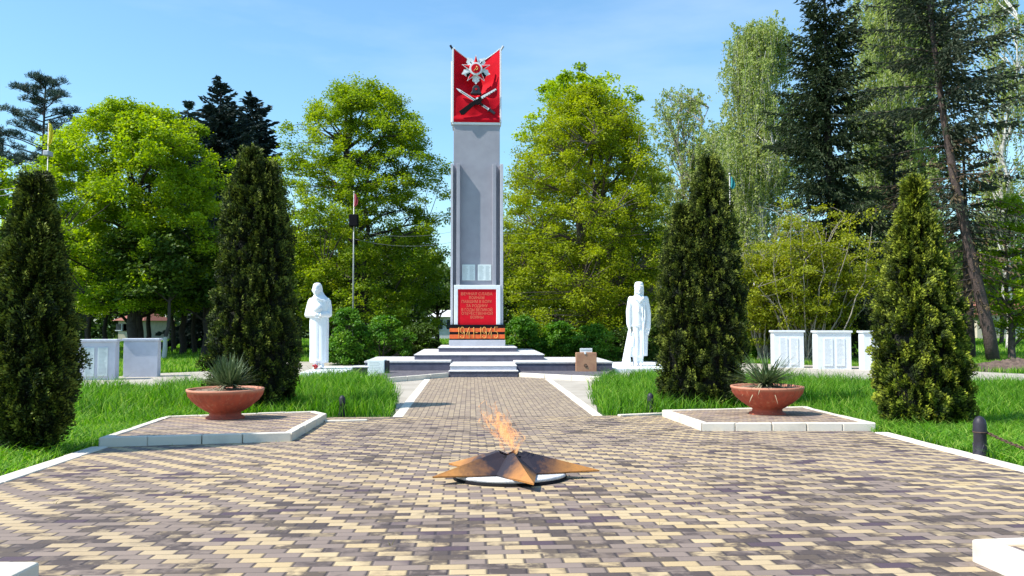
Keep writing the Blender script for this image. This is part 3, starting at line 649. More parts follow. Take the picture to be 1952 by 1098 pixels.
# viewer's left arm, straight down with the hand on the cloth
mb.ball((Xc(192), 0, Zc(264)), (.10, .11, .12)); mb.tube([(Xc(192), 0, Zc(264)), (Xc(172), 0, Zc(400)), (Xc(170), -.03, Zc(540)), (Xc(176), -.06, Zc(580))], [.10, .105, .085, .06], 14)
hand(mb, (Xc(176), -.06, Zc(585)), (.1, -.1, -1), (0, 1, .1), 1.0, .4)
mb.loft([[(Xc(x_), y_, Zc(zz)) for x_, y_ in pts] for zz, pts in (
    (1000, ((85, .10), (130, -.16), (180, -.17), (198, -.02), (192, .14), (140, .18))), (900, ((105, .09), (140, -.13), (178, -.14), (190, 0), (188, .13), (145, .16))),
    (780, ((128, .07), (155, -.11), (195, -.12), (212, 0), (205, .11), (160, .12))), (680, ((148, .05), (165, -.10), (198, -.10), (210, 0), (200, .09), (165, .09))), (610, ((160, .03), (168, -.09), (188, -.09), (196, -.02), (190, .05), (170, .05))))])
mb.tube([(Xc(205), -.12, Zc(620)), (Xc(212), -.15, Zc(700)), (Xc(205), -.15, Zc(790))], [.03, .035, .02], 8)
mb.loft([[(Xc(x_), y_, Zc(zz)) for x_, y_ in pts] for zz, pts in ((895, ((180, 0), (200, -.1), (240, -.08), (240, .1), (200, .1))), (640, ((205, 0), (215, -.1), (240, -.08), (240, .1), (215, .1))))])
mb.loft([ring(Xc(c_), 0, Zc(y), rx, ry, 40, .0, 7, 0) for y, c_, rx, ry in ((562, 262, .215, .215), (545, 262, .225, .225))])   # jacket hem
mb.tube([(Xc(235), -.19, Zc(250)), (Xc(280), -.24, Zc(290)), (Xc(325), -.18, Zc(248))], [.035, .045, .035], 10); mb.tube([(Xc(228), -.15, Zc(235)), (Xc(280), -.21, Zc(262)), (Xc(332), -.14, Zc(235))], [.035, .045, .035], 10)
mb.tube([(Xc(262), -.20, Zc(345)), (Xc(268), -.22, Zc(372)), (Xc(264), -.215, Zc(405))], [.02, .03, .015], 8); mb.tube([(Xc(310), -.20, Zc(320)), (Xc(314), -.21, Zc(500))], .015, 8)
head(mb, Xc(277), -.06, Zc(145), 1.0, 2)
mb.loft([ring(Xc(286), cy_, Zc(y), rx, ry, 40, 0) for y, cy_, rx, ry in ((67, 0, .07, .07), (74, 0, .13, .14), (95, 0, .155, .17), (112, .02, .165, .175), (120, .035, .155, .145), (160, .06, .15, .12), (215, .06, .15, .12))])
for s in (-1, 1): mb.tube([(Xc(286) + s * .135, -.02, Zc(115)), (Xc(286) + s * .135, -.03, Zc(170)), (Xc(286) + s * .125, -.03, Zc(222))], [.03, .035, .035], 8)
mb.tube([(Xc(230), -.06, Zc(122)), (Xc(255), -.16, Zc(119)), (Xc(290), -.19, Zc(117)), (Xc(325), -.14, Zc(117))], [.018, .022, .022, .018], 8)
xr, _ = W(1218, 690, 28.6)
statR = statue('cloaked_statue', mb, (xr, 28.6, .13), 0, 'white statue of a caped figure with long hair and a cloth trailing to the ground')
slab('pedestal', G(1165, 710)[0] + .1, G(1272, 708)[0] + .4, 26.9, 31.5, -.03, .13, statR, statR.location)
# red flowers at the woman's feet
fl = empty('flower_bouquet', (x_ - .05, 27.2, .12), label='small red bunch of flowers at the feet of the woman statue', cat='flowers')
mb = MB(); rr = random.Random(5)
for k in range(16): a = rr.uniform(0, 6.28); r = rr.uniform(0, .1); mb.ball((r * math.cos(a), r * math.sin(a) * .6, .04 + rr.uniform(0, .10)), rr.uniform(.022, .04), 8, 5)
mb.build('petals', M['flower'], fl); mb = MB()
for k in range(8): mb.tube([(rr.uniform(-.02, .02) + .02, 0, .03), (.22 + rr.uniform(-.03, .03), rr.uniform(-.05, .05), .012)], .006, 4)
mb.build('stems', M['dark'], fl)

# ------------------------------------------------------------------ stelae
def stele(loc, rz, wd, h, label, plaques=True, dep=.5, mat='stele', mw='stele'):
    root = empty('memorial_stele', loc, rz, label, 'memorial', 'low memorial stelae along the concrete path')
    mb = MB(); mb.box(-wd / 2, wd / 2, -dep / 2, dep / 2, -.04, h - .07); mb.build('slab', M[mat], root, bevel=.008)
    mb = MB(); mb.box(-wd / 2 - .045, wd / 2 + .045, -dep / 2 - .045, dep / 2 + .045, h - .07, h); mb.build('cap', M[mw], root, bevel=.01)
    if plaques:
        rr = random.Random(int(abs(loc[0]) * 10))
        for s in (-1, 1):
            cx_ = s * wd * .175; pw = wd * .13; mb = MB(); mb.box(cx_ - pw, cx_ + pw, -dep / 2 - .025, -dep / 2 + .01, .10, h * .80); p = mb.build('name_plaque', M[mw if mw != 'stele' else 'plaque'], root, bevel=.004)
            mb = MB()
            for k in range(20):
                zz = h * .78 - k * (h * .66 / 20); mb.box(cx_ - pw * .8, cx_ - pw * .8 + pw * rr.uniform(1.0, 1.6), -dep / 2 - .027, -dep / 2 - .024, zz - .008, zz)
            mb.build('engraved_lines', M['etch'], p)
    return root
stele((W(-35, 700, 23.3)[0], 23.3, 0), R(12), 1.15, 1.17, 'shade-toned grey stele partly hidden by the leftmost thuja at the picture edge')
stele((W(187, 700, 24.6)[0], 24.6, 0), R(11), 1.03, 1.17, 'shade-toned blue grey stele with two pale plaques beside the leftmost thuja')
stele((W(271, 700, 25.9)[0], 25.9, 0), R(10), .98, 1.17, 'blank shade-toned grey stele without plaques in front of the grove', plaques=False)
stele((W(1501, 700, 29.9)[0], 29.9, 0), R(-6), 1.10, 1.37, 'white stele with two plaques, nearest the spiky plant in the bowl', mat='white', mw='white', dep=.45)
stele((W(1586, 700, 29.0)[0], 29.0, 0), R(-6), 1.20, 1.37, 'white stele with two plaques, middle of the three white ones', mat='white', mw='white', dep=.55)
stele((W(1675, 700, 28.4)[0], 28.4, 0), R(-6), 1.20, 1.37, 'white stele half hidden behind the golden thuja on the right', mat='white', mw='white', dep=.5)
stele((W(1768, 700, 27.9)[0], 27.9, 0), R(-6), 1.20, 1.37, 'white stele almost hidden behind the golden thuja', mat='white', mw='white', dep=.5) if False else None
# written white block and small items by the platform
bl = empty('inscribed_block', (*G(719, 716),0)[:2] + (0,), R(-8), 'pale block with dim writing standing left of the memorial steps', 'block')
mb = MB(); mb.box(-.27, .27, -.16, .16, -.02, .50); mb.build('stone', M['plaque'], bl, bevel=.02)
mb = MB(); mb.box(.275, .36, -.12, .15, -.02, .47); mb.build('backing', M['dark'], bl, bevel=.01)
mb = MB(); rr = random.Random(3)
for k in range(7): mb.box(-.2, -.2 + rr.uniform(.25, .4), -.163, -.159, .42 - k * .05, .43 - k * .05)
mb.build('writing', M['etch'], bl)
sb = empty('flower_box', G(688, 716) + (0,), 0, 'small dark box with white rim left of the inscribed block', 'box')
mb = MB(); mb.box(-.24, .24, -.14, .14, -.02, .26); mb.build('case', M['dark'], sb, bevel=.01); mb = MB(); mb.box(-.26, .26, -.16, .16, .262, .30); mb.build('rim', M['white'], sb, bevel=.01)
# brown box with white sign
bxl = G(1118, 713); bx = empty('donation_box', (bxl[0], bxl[1] + .1, 0), R(-2), 'brown metal box with a small white sign on top, right of the steps', 'box')
mb = MB(); mb.box(-.335, .335, -.12, .12, .0, .69); mb.build('case', M['box'], bx, bevel=.012)
mb = MB(); mb.tube([(-.03 + .045 * math.cos(a), -.13, .28 + .05 * math.sin(a)) for a in np.linspace(0, 6.28, 18)], .008, 6); mb.ball((0, -.125, .25), (.035, .02, .035)); mb.build('ring_handle', M['chain'], bx)
mb = MB(); mb.box(-.2, .2, -.05, -.02, .70, .83); sg = mb.build('sign', M['white'], bx, bevel=.006)
mb = MB(); rr = random.Random(9)
for k in range(14): a = -.165 + k * .0245; mb.box(a, a + .016, -.0535, -.049, .755 - rr.uniform(0, .008), .785)
mb.build('sign_writing', M['etch'], sg); mb = MB(); mb.box(-.07, -.01, -.14, -.06, .64, .70); mb.build('latch', M['white'], bx, bevel=.005)

# ------------------------------------------------------------------ eternal flame star
sx, sy = .34, 7.23
zg = g(sy); tilt = -math.atan(SL)
fs = empty('flame_star', (sx, sy, zg), 0, 'five-pointed bronze star with sooty centre on a white disc in the square', 'eternal flame'); fs.rotation_euler = (tilt, 0, 0)
angs = [-79, -5, 66, 140, 209]; rad = [.80, .79, .76, .72, .76]
mb = MB(); tips = [(r * math.cos(R(a)), r * math.sin(R(a))) for a, r in zip(angs, rad)]
inn = [(.30 * math.cos(R((angs[i] + (angs[(i + 1) % 5] + (360 if i == 4 else 0))) / 2)), .30 * math.sin(R((angs[i] + (angs[(i + 1) % 5] + (360 if i == 4 else 0))) / 2))) for i in range(5)]
zt_, zi, za = .072, .068, .236
Vv = []; 
for i in range(5):
    a = angs[i]; Vv.append((*tips[i], zt_))                                     # i*4 tip
    Vv.append((*inn[i], zi))                                                  # i*4+1 inner
    Vv.append((.125 * math.cos(R(a)), .125 * math.sin(R(a)), za))              # i*4+2 rim under ridge
    m_ = math.atan2(inn[i][1], inn[i][0]); Vv.append((.085 * math.cos(m_), .085 * math.sin(m_), za - .035))
Ff = []
for i in range(5):
    t_, ir, ru, rv = i * 4, i * 4 + 1, i * 4 + 2, i * 4 + 3; ip = ((i - 1) % 5) * 4 + 1; rvp = ((i - 1) % 5) * 4 + 3
    Ff += [(t_, ir, rv, ru), (ip, t_, ru, rvp)]
mb.add(Vv, Ff)
so = mb.build('star_shell', M['star'], fs); so.modifiers.new('s', 'SOLIDIFY').thickness = .014
so.modifiers['s'].offset = -1
mb = MB()
mb.lathe([(.115, .12), (.115, .195), (.08, .205), (.075, .14), (.01, .135)], 20); mb.build('burner', M['black'], fs)
mb = MB(); mb.lathe([(.495, .028), (.495, .048), (.485, .053), (.01, .053)], 64); mb.build('disc', M['tread'], fs)
mb = MB(); mb.lathe([(.50, -.03), (.50, .026), (.01, .027)], 64); mb.build('base_shadow_ring', M['black'], fs)  # black ring under the disc, its colour stands for the shadow there
# flame: thin wavering tongues
flm = empty('flame', (sx, sy, zg + .19), 0, 'pale orange flame rising from the bronze star and leaning left', 'flame')
rr = random.Random(12); mb = MB()
def flame_path(t): return Vector((-.02 - .13 * t + .045 * math.sin(t * 6.5 + .5), 0, .60 * t))
for k in range(60):
    a0 = rr.uniform(0, 6.28); ro = rr.uniform(.01, .075); h0 = rr.uniform(0, .30) ; h1 = min(1.0, h0 + rr.uniform(.28, .62)); n = 16; L_ = []; Rr = []
    for i in range(n + 1):
        q = i / n; t = h0 + (h1 - h0) * q; c = flame_path(t); sp_ = ro * min(1, .3 + t * 2.6) * (.55 + 1.3 * math.sin(math.pi * min(1, t * .9 + .1)))
        wob = Vector((math.cos(a0 + t * 5) * sp_ * 1.2 + .014 * math.sin(t * 31 + k), math.sin(a0 + t * 5) * sp_, 0)); wd = .021 * math.sin(math.pi * (q * .93 + .05)) * rr.uniform(.7, 1.2) + .002
        d = Vector((math.cos(a0 + t * 9), math.sin(a0 + t * 9) * .6, .25)) * wd; L_.append(c + wob - d); Rr.append(c + wob + d)
    mb.add(L_ + Rr, [(i, i + 1, n + 2 + i, n + 1 + i) for i in range(n)], True)
mb.build('flame_tongues', M['flame'], flm)

# ------------------------------------------------------------------ planters with yuccas
rng = np.random.default_rng(7)
def planter(loc, r, label, ylabel, up, seed):
    root = empty('bowl_planter', loc, 0, label, 'planter', 'terracotta bowl planters'); mb = MB()
    n = 112; H_ = .47
    prof = [(.50, .0), (.50, .03), (.42, .05), (.40, .095), (.50, .13), (.69, .205), (.85, .29), (.95, .37), (.985, .43), (1.0, .44), (1.0, .468), (.955, .472), (.93, .455), (.90, .42)]
    mb.loft([[(r * q * (1 + (.016 * math.cos(k * math.pi / 2) if .11 < z < .40 else 0)) * math.cos(2 * math.pi * k / n), r * q * (1 + (.016 * math.cos(k * math.pi / 2) if .11 < z < .40 else 0)) * math.sin(2 * math.pi * k / n), z) for k in range(n)] for q, z in prof])
    mb.build('bowl', M['terra'], root)
    mb = MB(); rr = random.Random(seed); rings = []
    for j in range(9):
        q = 1 - j / 8; rings.append([(r * .91 * q * math.cos(2 * math.pi * k / 40), r * .91 * q * math.sin(2 * math.pi * k / 40), .435 + .03 * (1 - q) + rr.uniform(-.010, .012)) for k in range(40)])
    mb.loft(rings); mb.build('soil', M['soil'], root)
    y = empty('yucca', (loc[0] + .0, loc[1], loc[2] + .44), 0, ylabel, 'plant', 'spiky plants in the bowls')
    V = []; F = []; T = []
    def blade(base, az, el, Ln, wd, droop, tint):
        d = Vector((math.cos(az) * math.cos(el), math.sin(az) * math.cos(el), math.sin(el))); side = Vector((-math.sin(az), math.cos(az), 0)); nrm = d.cross(side); p = Vector(base); b = len(V); N_ = 6
        for i in range(N_ + 1):
            q = i / N_; wq = wd * (1 - q) ** .6 * (.6 + 1.1 * min(q * 3, 1) * .5)
            V.extend([p - side * wq, p - nrm * wq * .35 * (1 if nrm.z > 0 else -1), p + side * wq]); T.extend([tint] * 3)
            d = (d + Vector((0, 0, -droop / N_))).normalized(); p = p + d * Ln / N_
        for i in range(N_):
            a = b + i * 3; F.extend([(a, a + 1, a + 4, a + 3), (a + 1, a + 2, a + 5, a + 4)])
    ncl = 5 if up else 3
    for c in range(ncl):
        cx_, cy_ = rr.uniform(-.20, .20) * (1 if up else .6), rr.uniform(-.12, .12); hz = rr.uniform(.0, .08)
        for k in range(80 if up else 80):
            el = rr.uniform(.15, 1.5) if up else rr.uniform(.05, 1.0) ** 1.0; old = el < .22
            blade((cx_ + rr.uniform(-.02, .02), cy_ + rr.uniform(-.02, .02), hz + rr.uniform(0, .05)), rr.uniform(0, 6.283), el, rr.uniform(.34, .56) if up else rr.uniform(.48, .74), rr.uniform(.008, .013) if up else rr.uniform(.010, .016), rr.uniform(.1, .9) * (1.3 if old else .3), rr.uniform(.75, 1) if old else rr.uniform(0, .7))
    np_mesh('rosette', np.array([tuple(v) for v in V]), np.array(F), M['yucca'], np.array(T), y)
    mb = MB()
    for c in range(3): mb.tube([(rr.uniform(-.1, .1), rr.uniform(-.06, .06), -.04), (rr.uniform(-.1, .1), 0, .06)], .03, 7)
    mb.build('stem', M['bark'], y)
pl = G(438, 803, .1); planter((-3.86, 13.05, g(13.05) + H_P - .016), .585, 'terracotta bowl on the left paved platform, in front of the tall dark thuja', 'upright tufted yucca in the left terracotta bowl', True, 4)
planter((4.87, 13.25, g(13.25) + H_P - .016), .585, 'terracotta bowl on the right paved platform by the white stelae', 'widely spreading spiky yucca in the right terracotta bowl', False, 8)

# ------------------------------------------------------------------ bollards and chain
def bollard(px_, py_, label, h=.52, r=.05):
    p = G(px_, py_); o = MB(); root = empty('bollard', (p[0], p[1], g(p[1])), 0, label, 'bollard', 'dark iron bollards at the lawn edge')
    o.lathe([(r * 1.15, -.05), (r * 1.15, .02), (r, .05), (r * .96, h * .55), (r * 1.08, h * .58), (r * 1.1, h * .62), (r * 1.02, h * .68), (r * 1.02, h * .8), (r * .85, h * .9), (r * .5, h * .97), (r * .08, h)], 18); o.build('post', M['dark'], root)
    o = MB()
    for k in range(3): a = -90 + k * 120; o.tube([(r * .98 * math.cos(R(a + t * 26)), r * .98 * math.sin(R(a + t * 26)), h * (.30 - .26 * abs(t))) for t in np.linspace(-1, 1, 9)], .008, 5)
    for k in range(3): a = -90 + k * 120; o.tube([(r * .99 * math.cos(R(a + t * 12)), r * .99 * math.sin(R(a + t * 12)), h * (.22 - .2 * abs(t))) for t in np.linspace(-1, 1, 7)], .007, 5)
    o.build('relief', M['dark'], root)
    return root
b1 = bollard(1869, 868, 'black bollard with a rusty chain at the right edge of the square', .42, .066)
b2 = bollard(1240, 786, 'black bollard in tall grass left of the right paved platform', .36, .058)
b3 = bollard(652, 792, 'dark bollard half lost in grass beside the left paved platform', .36, .058)
def chain(a, b, sag, label):
    a = Vector(a); b = Vector(b); n = int((b - a).length * 1.05 / .042); root = empty('chain', tuple(a), 0, label, 'chain'); mb = MB()
    P = [a.lerp(b, i / n) - Vector((0, 0, sag * 4 * (i / n) * (1 - i / n))) - a for i in range(n + 1)]
    for i in range(n):
        c = (P[i] + P[i + 1]) / 2; d = (P[i + 1] - P[i]).normalized(); s = d.cross(Vector((0, 0, 1))).normalized(); u = s if i % 2 else d.cross(s)
        mb.tube([c + d * .030 * math.cos(t) + u * .014 * math.sin(t) for t in np.linspace(0, 2 * math.pi, 11)], .0055, 5, cap=False)
    mb.build('links', M['chain'], root)
    mb = MB(); mb.tube([Vector((-.0, 0, 0)) + Vector((.07 * math.cos(t) - .065, .07 * math.sin(t), 0)) for t in np.linspace(0, 2 * math.pi, 17)], .006, 5); mb.build('collar', M['chain'], root)
bp = b1.location; chain((bp.x + .065, bp.y, bp.z + .25), (bp.x + .05, bp.y - 2.6, bp.z + .38), .16, 'rusty chain hanging from the bollard at the right edge')

# ------------------------------------------------------------------ flagpoles, wires
def flagpole(px_, ptop, pbase, Y, col, label, flag, boxes=(), rp=.05):
    xb, _ = W(px_, 600, Y); zt_ = W(px_, ptop, Y)[1]; root = empty('flagpole', (xb, Y, 0), 0, label, 'flagpole', 'poles with small limp flags')
    mb = MB(); mb.tube([(0, 0, -.05), (0, 0, zt_ * .5), (.0, 0, zt_)], [rp * 1.2, rp, rp * .6], 8); mb.ball((0, 0, zt_), rp * 1.3, 8, 5); mb.build('pole', M['pole'], root)
    z0, z1, wd = W(px_, flag[1], Y)[1], W(px_, flag[0], Y)[1], flag[2]
    fm = surf('flag_' + col[0], col[1], .7, .2, 5, .3); V = []; n = 16
    for i in range(n + 1):
        q = i / n; w_ = wd * (.25 + .75 * math.sin(math.pi * min(1, q * .75 + .12))) * (1 if q < .9 else .6)
        V.append([(rp * .5 + w_ * s * 1.0, .05 * math.sin(s * 9 + q * 3), z1 + (z0 - z1) * q - .12 * s * (1 - q)) for s in np.linspace(0, 1, 9)])
    mb = MB(); mb.add([p for r_ in V for p in r_], [(i * 9 + k, i * 9 + k + 1, (i + 1) * 9 + k + 1, (i + 1) * 9 + k) for i in range(n) for k in range(8)], True); f = mb.build('flag', fm, root); f.modifiers.new('s', 'SOLIDIFY').thickness = .02
    for (y0, y1, w_, mt) in boxes:
        mb = MB(); mb.box(-w_, w_, -.2, .2, W(px_, y1, Y)[1], W(px_, y0, Y)[1]); mb.build('lamp_box', M[mt], root, bevel=.04)
flagpole(84, 232, 600, 34, ('yellow', (.75, .62, .02)), 'pole with a long yellow flag above the leftmost thuja', (233, 278, .20), ((288, 298, .12, 'greyl'),), .032)
flagpole(673, 366, 590, 37, ('pink', (.42, .05, .07)), 'pole with a folded red flag and dark lamp boxes before the middle trees', (368, 394, .17), ((409, 432, .20, 'black'),), .038)
flagpole(1394, 332, 500, 40, ('teal', (.02, .28, .30)), 'pale pole with a small teal flag beside the right dark thuja', (335, 362, .24), (), .055)
def wire(pts, label, r=.02):
    mb = MB(); P = [Vector((W(x, y, Y)[0], Y, W(x, y, Y)[1])) for x, y, Y in pts]; Q = []
    for a, b in zip(P[:-1], P[1:]):
        for i in range(12): t = i / 12; Q.append(a.lerp(b, t) - Vector((0, 0, .25 * 4 * t * (1 - t))))
    Q.append(P[-1]); mb.tube(Q, r, 5); return tag(mb.build('overhead_wire', M['wire']), label, 'cable', 'overhead wires')
wire([(-300, 372, 36), (84, 350, 34)], 'upper thin cable running left from the yellow flag pole')
wire([(-300, 388, 36), (84, 360, 34)], 'lower thin cable running left from the yellow flag pole')
wire([(673, 438, 37), (860, 442, 37), (1394, 428, 40)], 'upper thin cable crossing the trees between the red and teal flag poles', .007)
wire([(673, 455, 37), (860, 462, 37), (1394, 440, 40)], 'lower thin cable crossing the trees between the red and teal flag poles', .007)

# ------------------------------------------------------------------ foliage
def quads(Cn, D, Nn, Ln, Wd):
    """diamond leaves: centre, direction, normal, length, width"""
    D = D / (np.linalg.norm(D, axis=1, keepdims=True) + 1e-9); S_ = np.cross(D, Nn); S_ /= (np.linalg.norm(S_, axis=1, keepdims=True) + 1e-9)
    Ln = np.reshape(Ln, (-1, 1)); Wd = np.reshape(Wd, (-1, 1)); n = len(Cn)
    V = np.stack([Cn - D * Ln / 2, Cn + S_ * Wd / 2 - D * Ln * .06, Cn + D * Ln / 2, Cn - S_ * Wd / 2 - D * Ln * .06], 1).reshape(-1, 3)
    return V, np.arange(4 * n).reshape(-1, 4)
def rand_unit(n, rg): v = rg.normal(size=(n, 3)); return v / np.linalg.norm(v, axis=1, keepdims=True)
def grow(mb, a, b, r0, r1, rr, n=5, bend=.08, sag=0):
    a = Vector(a); b = Vector(b); Ln = (b - a).length; off = Vector((rr.uniform(-1, 1), rr.uniform(-1, 1), rr.uniform(-.3, .6))) * bend * Ln; P = []
    for i in range(n + 1):
        t = i / n; P.append(a.lerp(b, t) + off * 4 * t * (1 - t) * (1 if sag == 0 else 1) + Vector((rr.uniform(-1, 1), rr.uniform(-1, 1), rr.uniform(-1, 1))) * .015 * Ln * (0 < i < n))
    mb.tube(P, [r0 + (r1 - r0) * i / n for i in range(n + 1)], 6 if r0 > .04 else 4, cap=False); return P
def profile(p, t): return np.interp(t, [q[0] for q in p], [q[1] for q in p])
def broadleaf(name, px_, Y, top, bot, prof, leaf, label, cat='tree', group=None, bark='barkd', clumps=260, per=130, ls=.17, seed=1, stems=1, trunk_r=.22, spread=.6, flat=.4, base=0, trunkpx=None, show=0.5, lean=0, ysq=1.0, hole=.0):
    """prof: list of (t, half-width in photograph px) with t=0 at the crown's foot and 1 at its top"""
    rg = np.random.default_rng(seed); rr = random.Random(seed); X0, zt = W(px_, top, Y); zb = W(px_, bot, Y)[1]; m = Y / FPX
    xt = W(trunkpx, 640, Y)[0] if trunkpx else X0
    root = empty(name, (xt, Y, base), 0, label, cat, group); dx = X0 - xt; H_ = zt - zb
    # clump centres, denser towards the outside, lobed outline
    n = clumps; t = rg.beta(1.0, 1.08, n); az = rg.uniform(0, 2 * np.pi, n); k1, k2, k3 = rg.uniform(0, 6.28, 3)
    lob = 1 + .10 * np.sin(3 * az + 7 * t + k1) + .08 * np.sin(5 * az - 11 * t + k2) + .05 * np.sin(9 * az + 17 * t + k3)
    rad = profile(prof, t) * m * lob * np.clip(rg.uniform(0, 1, n), .02, 1) ** .42 * rg.uniform(.88, 1.12, n)
    Cc = np.stack([dx + rad * np.cos(az) + lean * t * H_, rad * np.sin(az) * ysq, zb + t * H_ - base], 1)
    # skeleton
    mb = MB(); heads = []
    for s in range(stems):
        a = Vector((rr.uniform(-.25, .25) * (stems > 1), rr.uniform(-.25, .25) * (stems > 1), -.05)); 
        b = Vector((dx + rr.uniform(-.15, .15) * H_ * (.3 if stems == 1 else .8) + lean * H_ * .7, rr.uniform(-.1, .1) * H_, zb - base + H_ * rr.uniform(.62, .8)))
        P = grow(mb, a, b, trunk_r / stems ** .4, trunk_r * .22, rr, 9, .03); heads.append(P)
    limbs = [(p, trunk_r * .3) for P in heads for p in P[3:]]
    order = np.argsort(Cc[:, 2]); L2 = []
    for i in order[::max(1, n // 38)]:
        c = Vector(Cc[i]); P = min(heads, key=lambda P: (P[4] - c).length); 
        cand = [p for p in P if p.z < c.z - .25 * (Vector((p.x, p.y)) - Vector((c.x, c.y))).length] or [P[min(2, len(P) - 1)]]
        s_ = min(cand, key=lambda p: (p - c).length + rr.uniform(0, .6)); Q = grow(mb, s_, c, trunk_r * .32, .02, rr, 5, .09); L2 += Q[1:]
    L2 += [p for P in heads for p in P[5:]]; A = np.array([tuple(p) for p in L2])
    for i in range(n):
        if rr.random() > show: continue
        c = Cc[i]; d = np.linalg.norm(A - c, axis=1) + np.where(A[:, 2] > c[2] + .3, 2, 0); s_ = A[np.argmin(d)]; grow(mb, s_, c, .028, .010, rr, 3, .1)
    mb.build('trunk', M[bark], root)
    # leaves
    per_i = rg.poisson(per, n); idx = np.repeat(np.arange(n), per_i); N_ = len(idx)
    sz = spread * rg.uniform(.65, 1.3, n)[idx]; off = rg.normal(size=(N_, 3)) * .5; rn = np.linalg.norm(off, axis=1, keepdims=True); off = off / (1 + .35 * rn)
    P = Cc[idx] + off * np.stack([sz, sz, sz * flat], 1); P[:, 2] -= .16 * (off[:, 0] ** 2 + off[:, 1] ** 2) * sz
    Nn = rand_unit(N_, rg) * .75 + np.array([0, 0, 1.0]); Nn /= np.linalg.norm(Nn, axis=1, keepdims=True); D = np.cross(Nn, rand_unit(N_, rg)); D[:, 2] -= .25
    s = ls * rg.uniform(.6, 1.25, N_); V, F = quads(P, D, Nn, s, s * .75)
    tint = np.clip(rg.normal(.5, .16, n)[idx] + rg.normal(0, .14, N_), 0, 1)
    np_mesh('crown', V, F, M[leaf], np.repeat(tint, 4), root)
    return root
def conifer(name, px_, Y, top, bot, prof, leaf, label, group=None, seed=1, bark='barkd', step=.30, nb=6, trunk_r=.22, tw=.085, dens=1.0, droop=.25, tipup=.25, path=None, deadbelow=None, gap=.12, base=0, lsz=.30, curtain=.35):
    rg = np.random.default_rng(seed); rr = random.Random(seed); X0, zt = W(px_, top, Y); zb = W(px_, bot, Y)[1]; m = Y / FPX; H_ = zt - zb
    if path is None: path = [(px_, 640), (px_, top)]
    pts = [W(x, y, Y) for x, y in path]; xb = pts[0][0]
    root = empty(name, (xb, Y, base), 0, label, 'tree', group); zs = [p[1] for p in pts]; xs = [p[0] - xb for p in pts]
    cxz = lambda z: float(np.interp(z, zs, xs))
    mb = MB(); zz = np.linspace(-.05, zt - .1, 16); mb.tube([(cxz(z), 0, z - base if z > 0 else -.05) for z in zz], [max(.02, trunk_r * (1 - .93 * max(z, 0) / zt)) for z in zz], 9); tr = mb.build('trunk', M[bark], root)
    Cn, Dn, Nn, Ls, Tn = [], [], [], [], []; Dc, Dd, Dl = [], [], []; bb = MB(); z = zb
    while z < zt - .15:
        t = (z - zb) / H_; R0 = profile(prof, t) * m; k = nb if t < .85 else 4
        for j in range(k):
            if rr.random() < gap: continue
            az = rr.uniform(0, 6.283); Lb = R0 * rr.uniform(.68, 1.12) * (1 + .12 * math.sin(az * 3 + z * 1.7)); z0 = z + rr.uniform(-.5, .5) * step
            up = (.75 * t ** 1.5 - droop * (1 - t)) + rr.uniform(-.08, .08); ns = max(3, int(Lb / .22)); p = Vector((cxz(z0), 0, z0 - base)); P = [p.copy()]
            for i in range(ns):
                q = i / ns; e = up - .35 * q + tipup * max(0, q - .55) * 2.2; p = p + Vector((math.cos(az) * math.cos(e), math.sin(az) * math.cos(e), math.sin(e))) * (Lb / ns); P.append(p.copy())
            bb.tube(P, [max(.008, .035 * Lb / 3 * (1 - i / (ns + .5))) for i in range(ns + 1)], 4, cap=False)
            dead = deadbelow is not None and z0 < deadbelow and rr.random() < min(.95, .45 + (deadbelow - z0) / max(.1, deadbelow - zb))
            for i in range(1, ns + 1):
                q = i / ns; c = P[i]; tw_l = (.55 * Lb * (1 - q) * .55 + .22) * rr.uniform(.7, 1.2); tw_l = min(tw_l, .95)
                for s in (-1, 1):
                    for h in range(2 if not dead else 1):
                        a2 = az + s * rr.uniform(.75, 1.25); e2 = up - rr.uniform(.1, .5) - curtain * rr.random(); d = np.array([math.cos(a2) * math.cos(e2), math.sin(a2) * math.cos(e2), math.sin(e2)])
                        m_ = max(1, int(tw_l / (lsz * .55) * dens * (.5 if dead else 1)))
                        for w_ in range(m_):
                            f = (w_ + rr.random()) / m_; c2 = np.array(c) + d * tw_l * f + rg.normal(0, .03, 3); dd = d + rg.normal(0, .35, 3) + np.array([math.cos(az), math.sin(az), -.15]) * .5
                            (Dc if dead else Cn).append(c2); (Dd if dead else Dn).append(dd); (Dl if dead else Ls).append(lsz * rr.uniform(.6, 1.2))
                if not dead:
                    for h in range(2): Cn.append(np.array(c) + rg.normal(0, .04, 3)); Dn.append(np.array([math.cos(az), math.sin(az), .1]) + rg.normal(0, .3, 3)); Ls.append(lsz)
        z += step * rr.uniform(.75, 1.25) * (1 - .45 * t)
    bb.build('branches', M[bark], root)
    for (c_, d_, l_, nm, mt) in ((Cn, Dn, Ls, 'crown', leaf), (Dc, Dd, Dl, 'dead_twigs', 'needleb')):
        if len(c_) < 400: continue
        c_ = np.array(c_); d_ = np.array(d_); l_ = np.array(l_); N_ = len(c_)
        n1 = rand_unit(N_, rg) * .8 + np.array([0, 0, .7]); V, F = quads(c_, d_, n1, l_, l_ * tw / .30); n2 = np.cross(d_, n1); V2, F2 = quads(c_, d_, n2, l_, l_ * tw / .30)
        tint = np.clip(rg.normal(.45, .22, N_), 0, 1); np_mesh(nm, np.vstack([V, V2]), np.vstack([F, F2 + len(V)]), M[mt], np.repeat(np.concatenate([tint, tint]), 4), root)
    return root
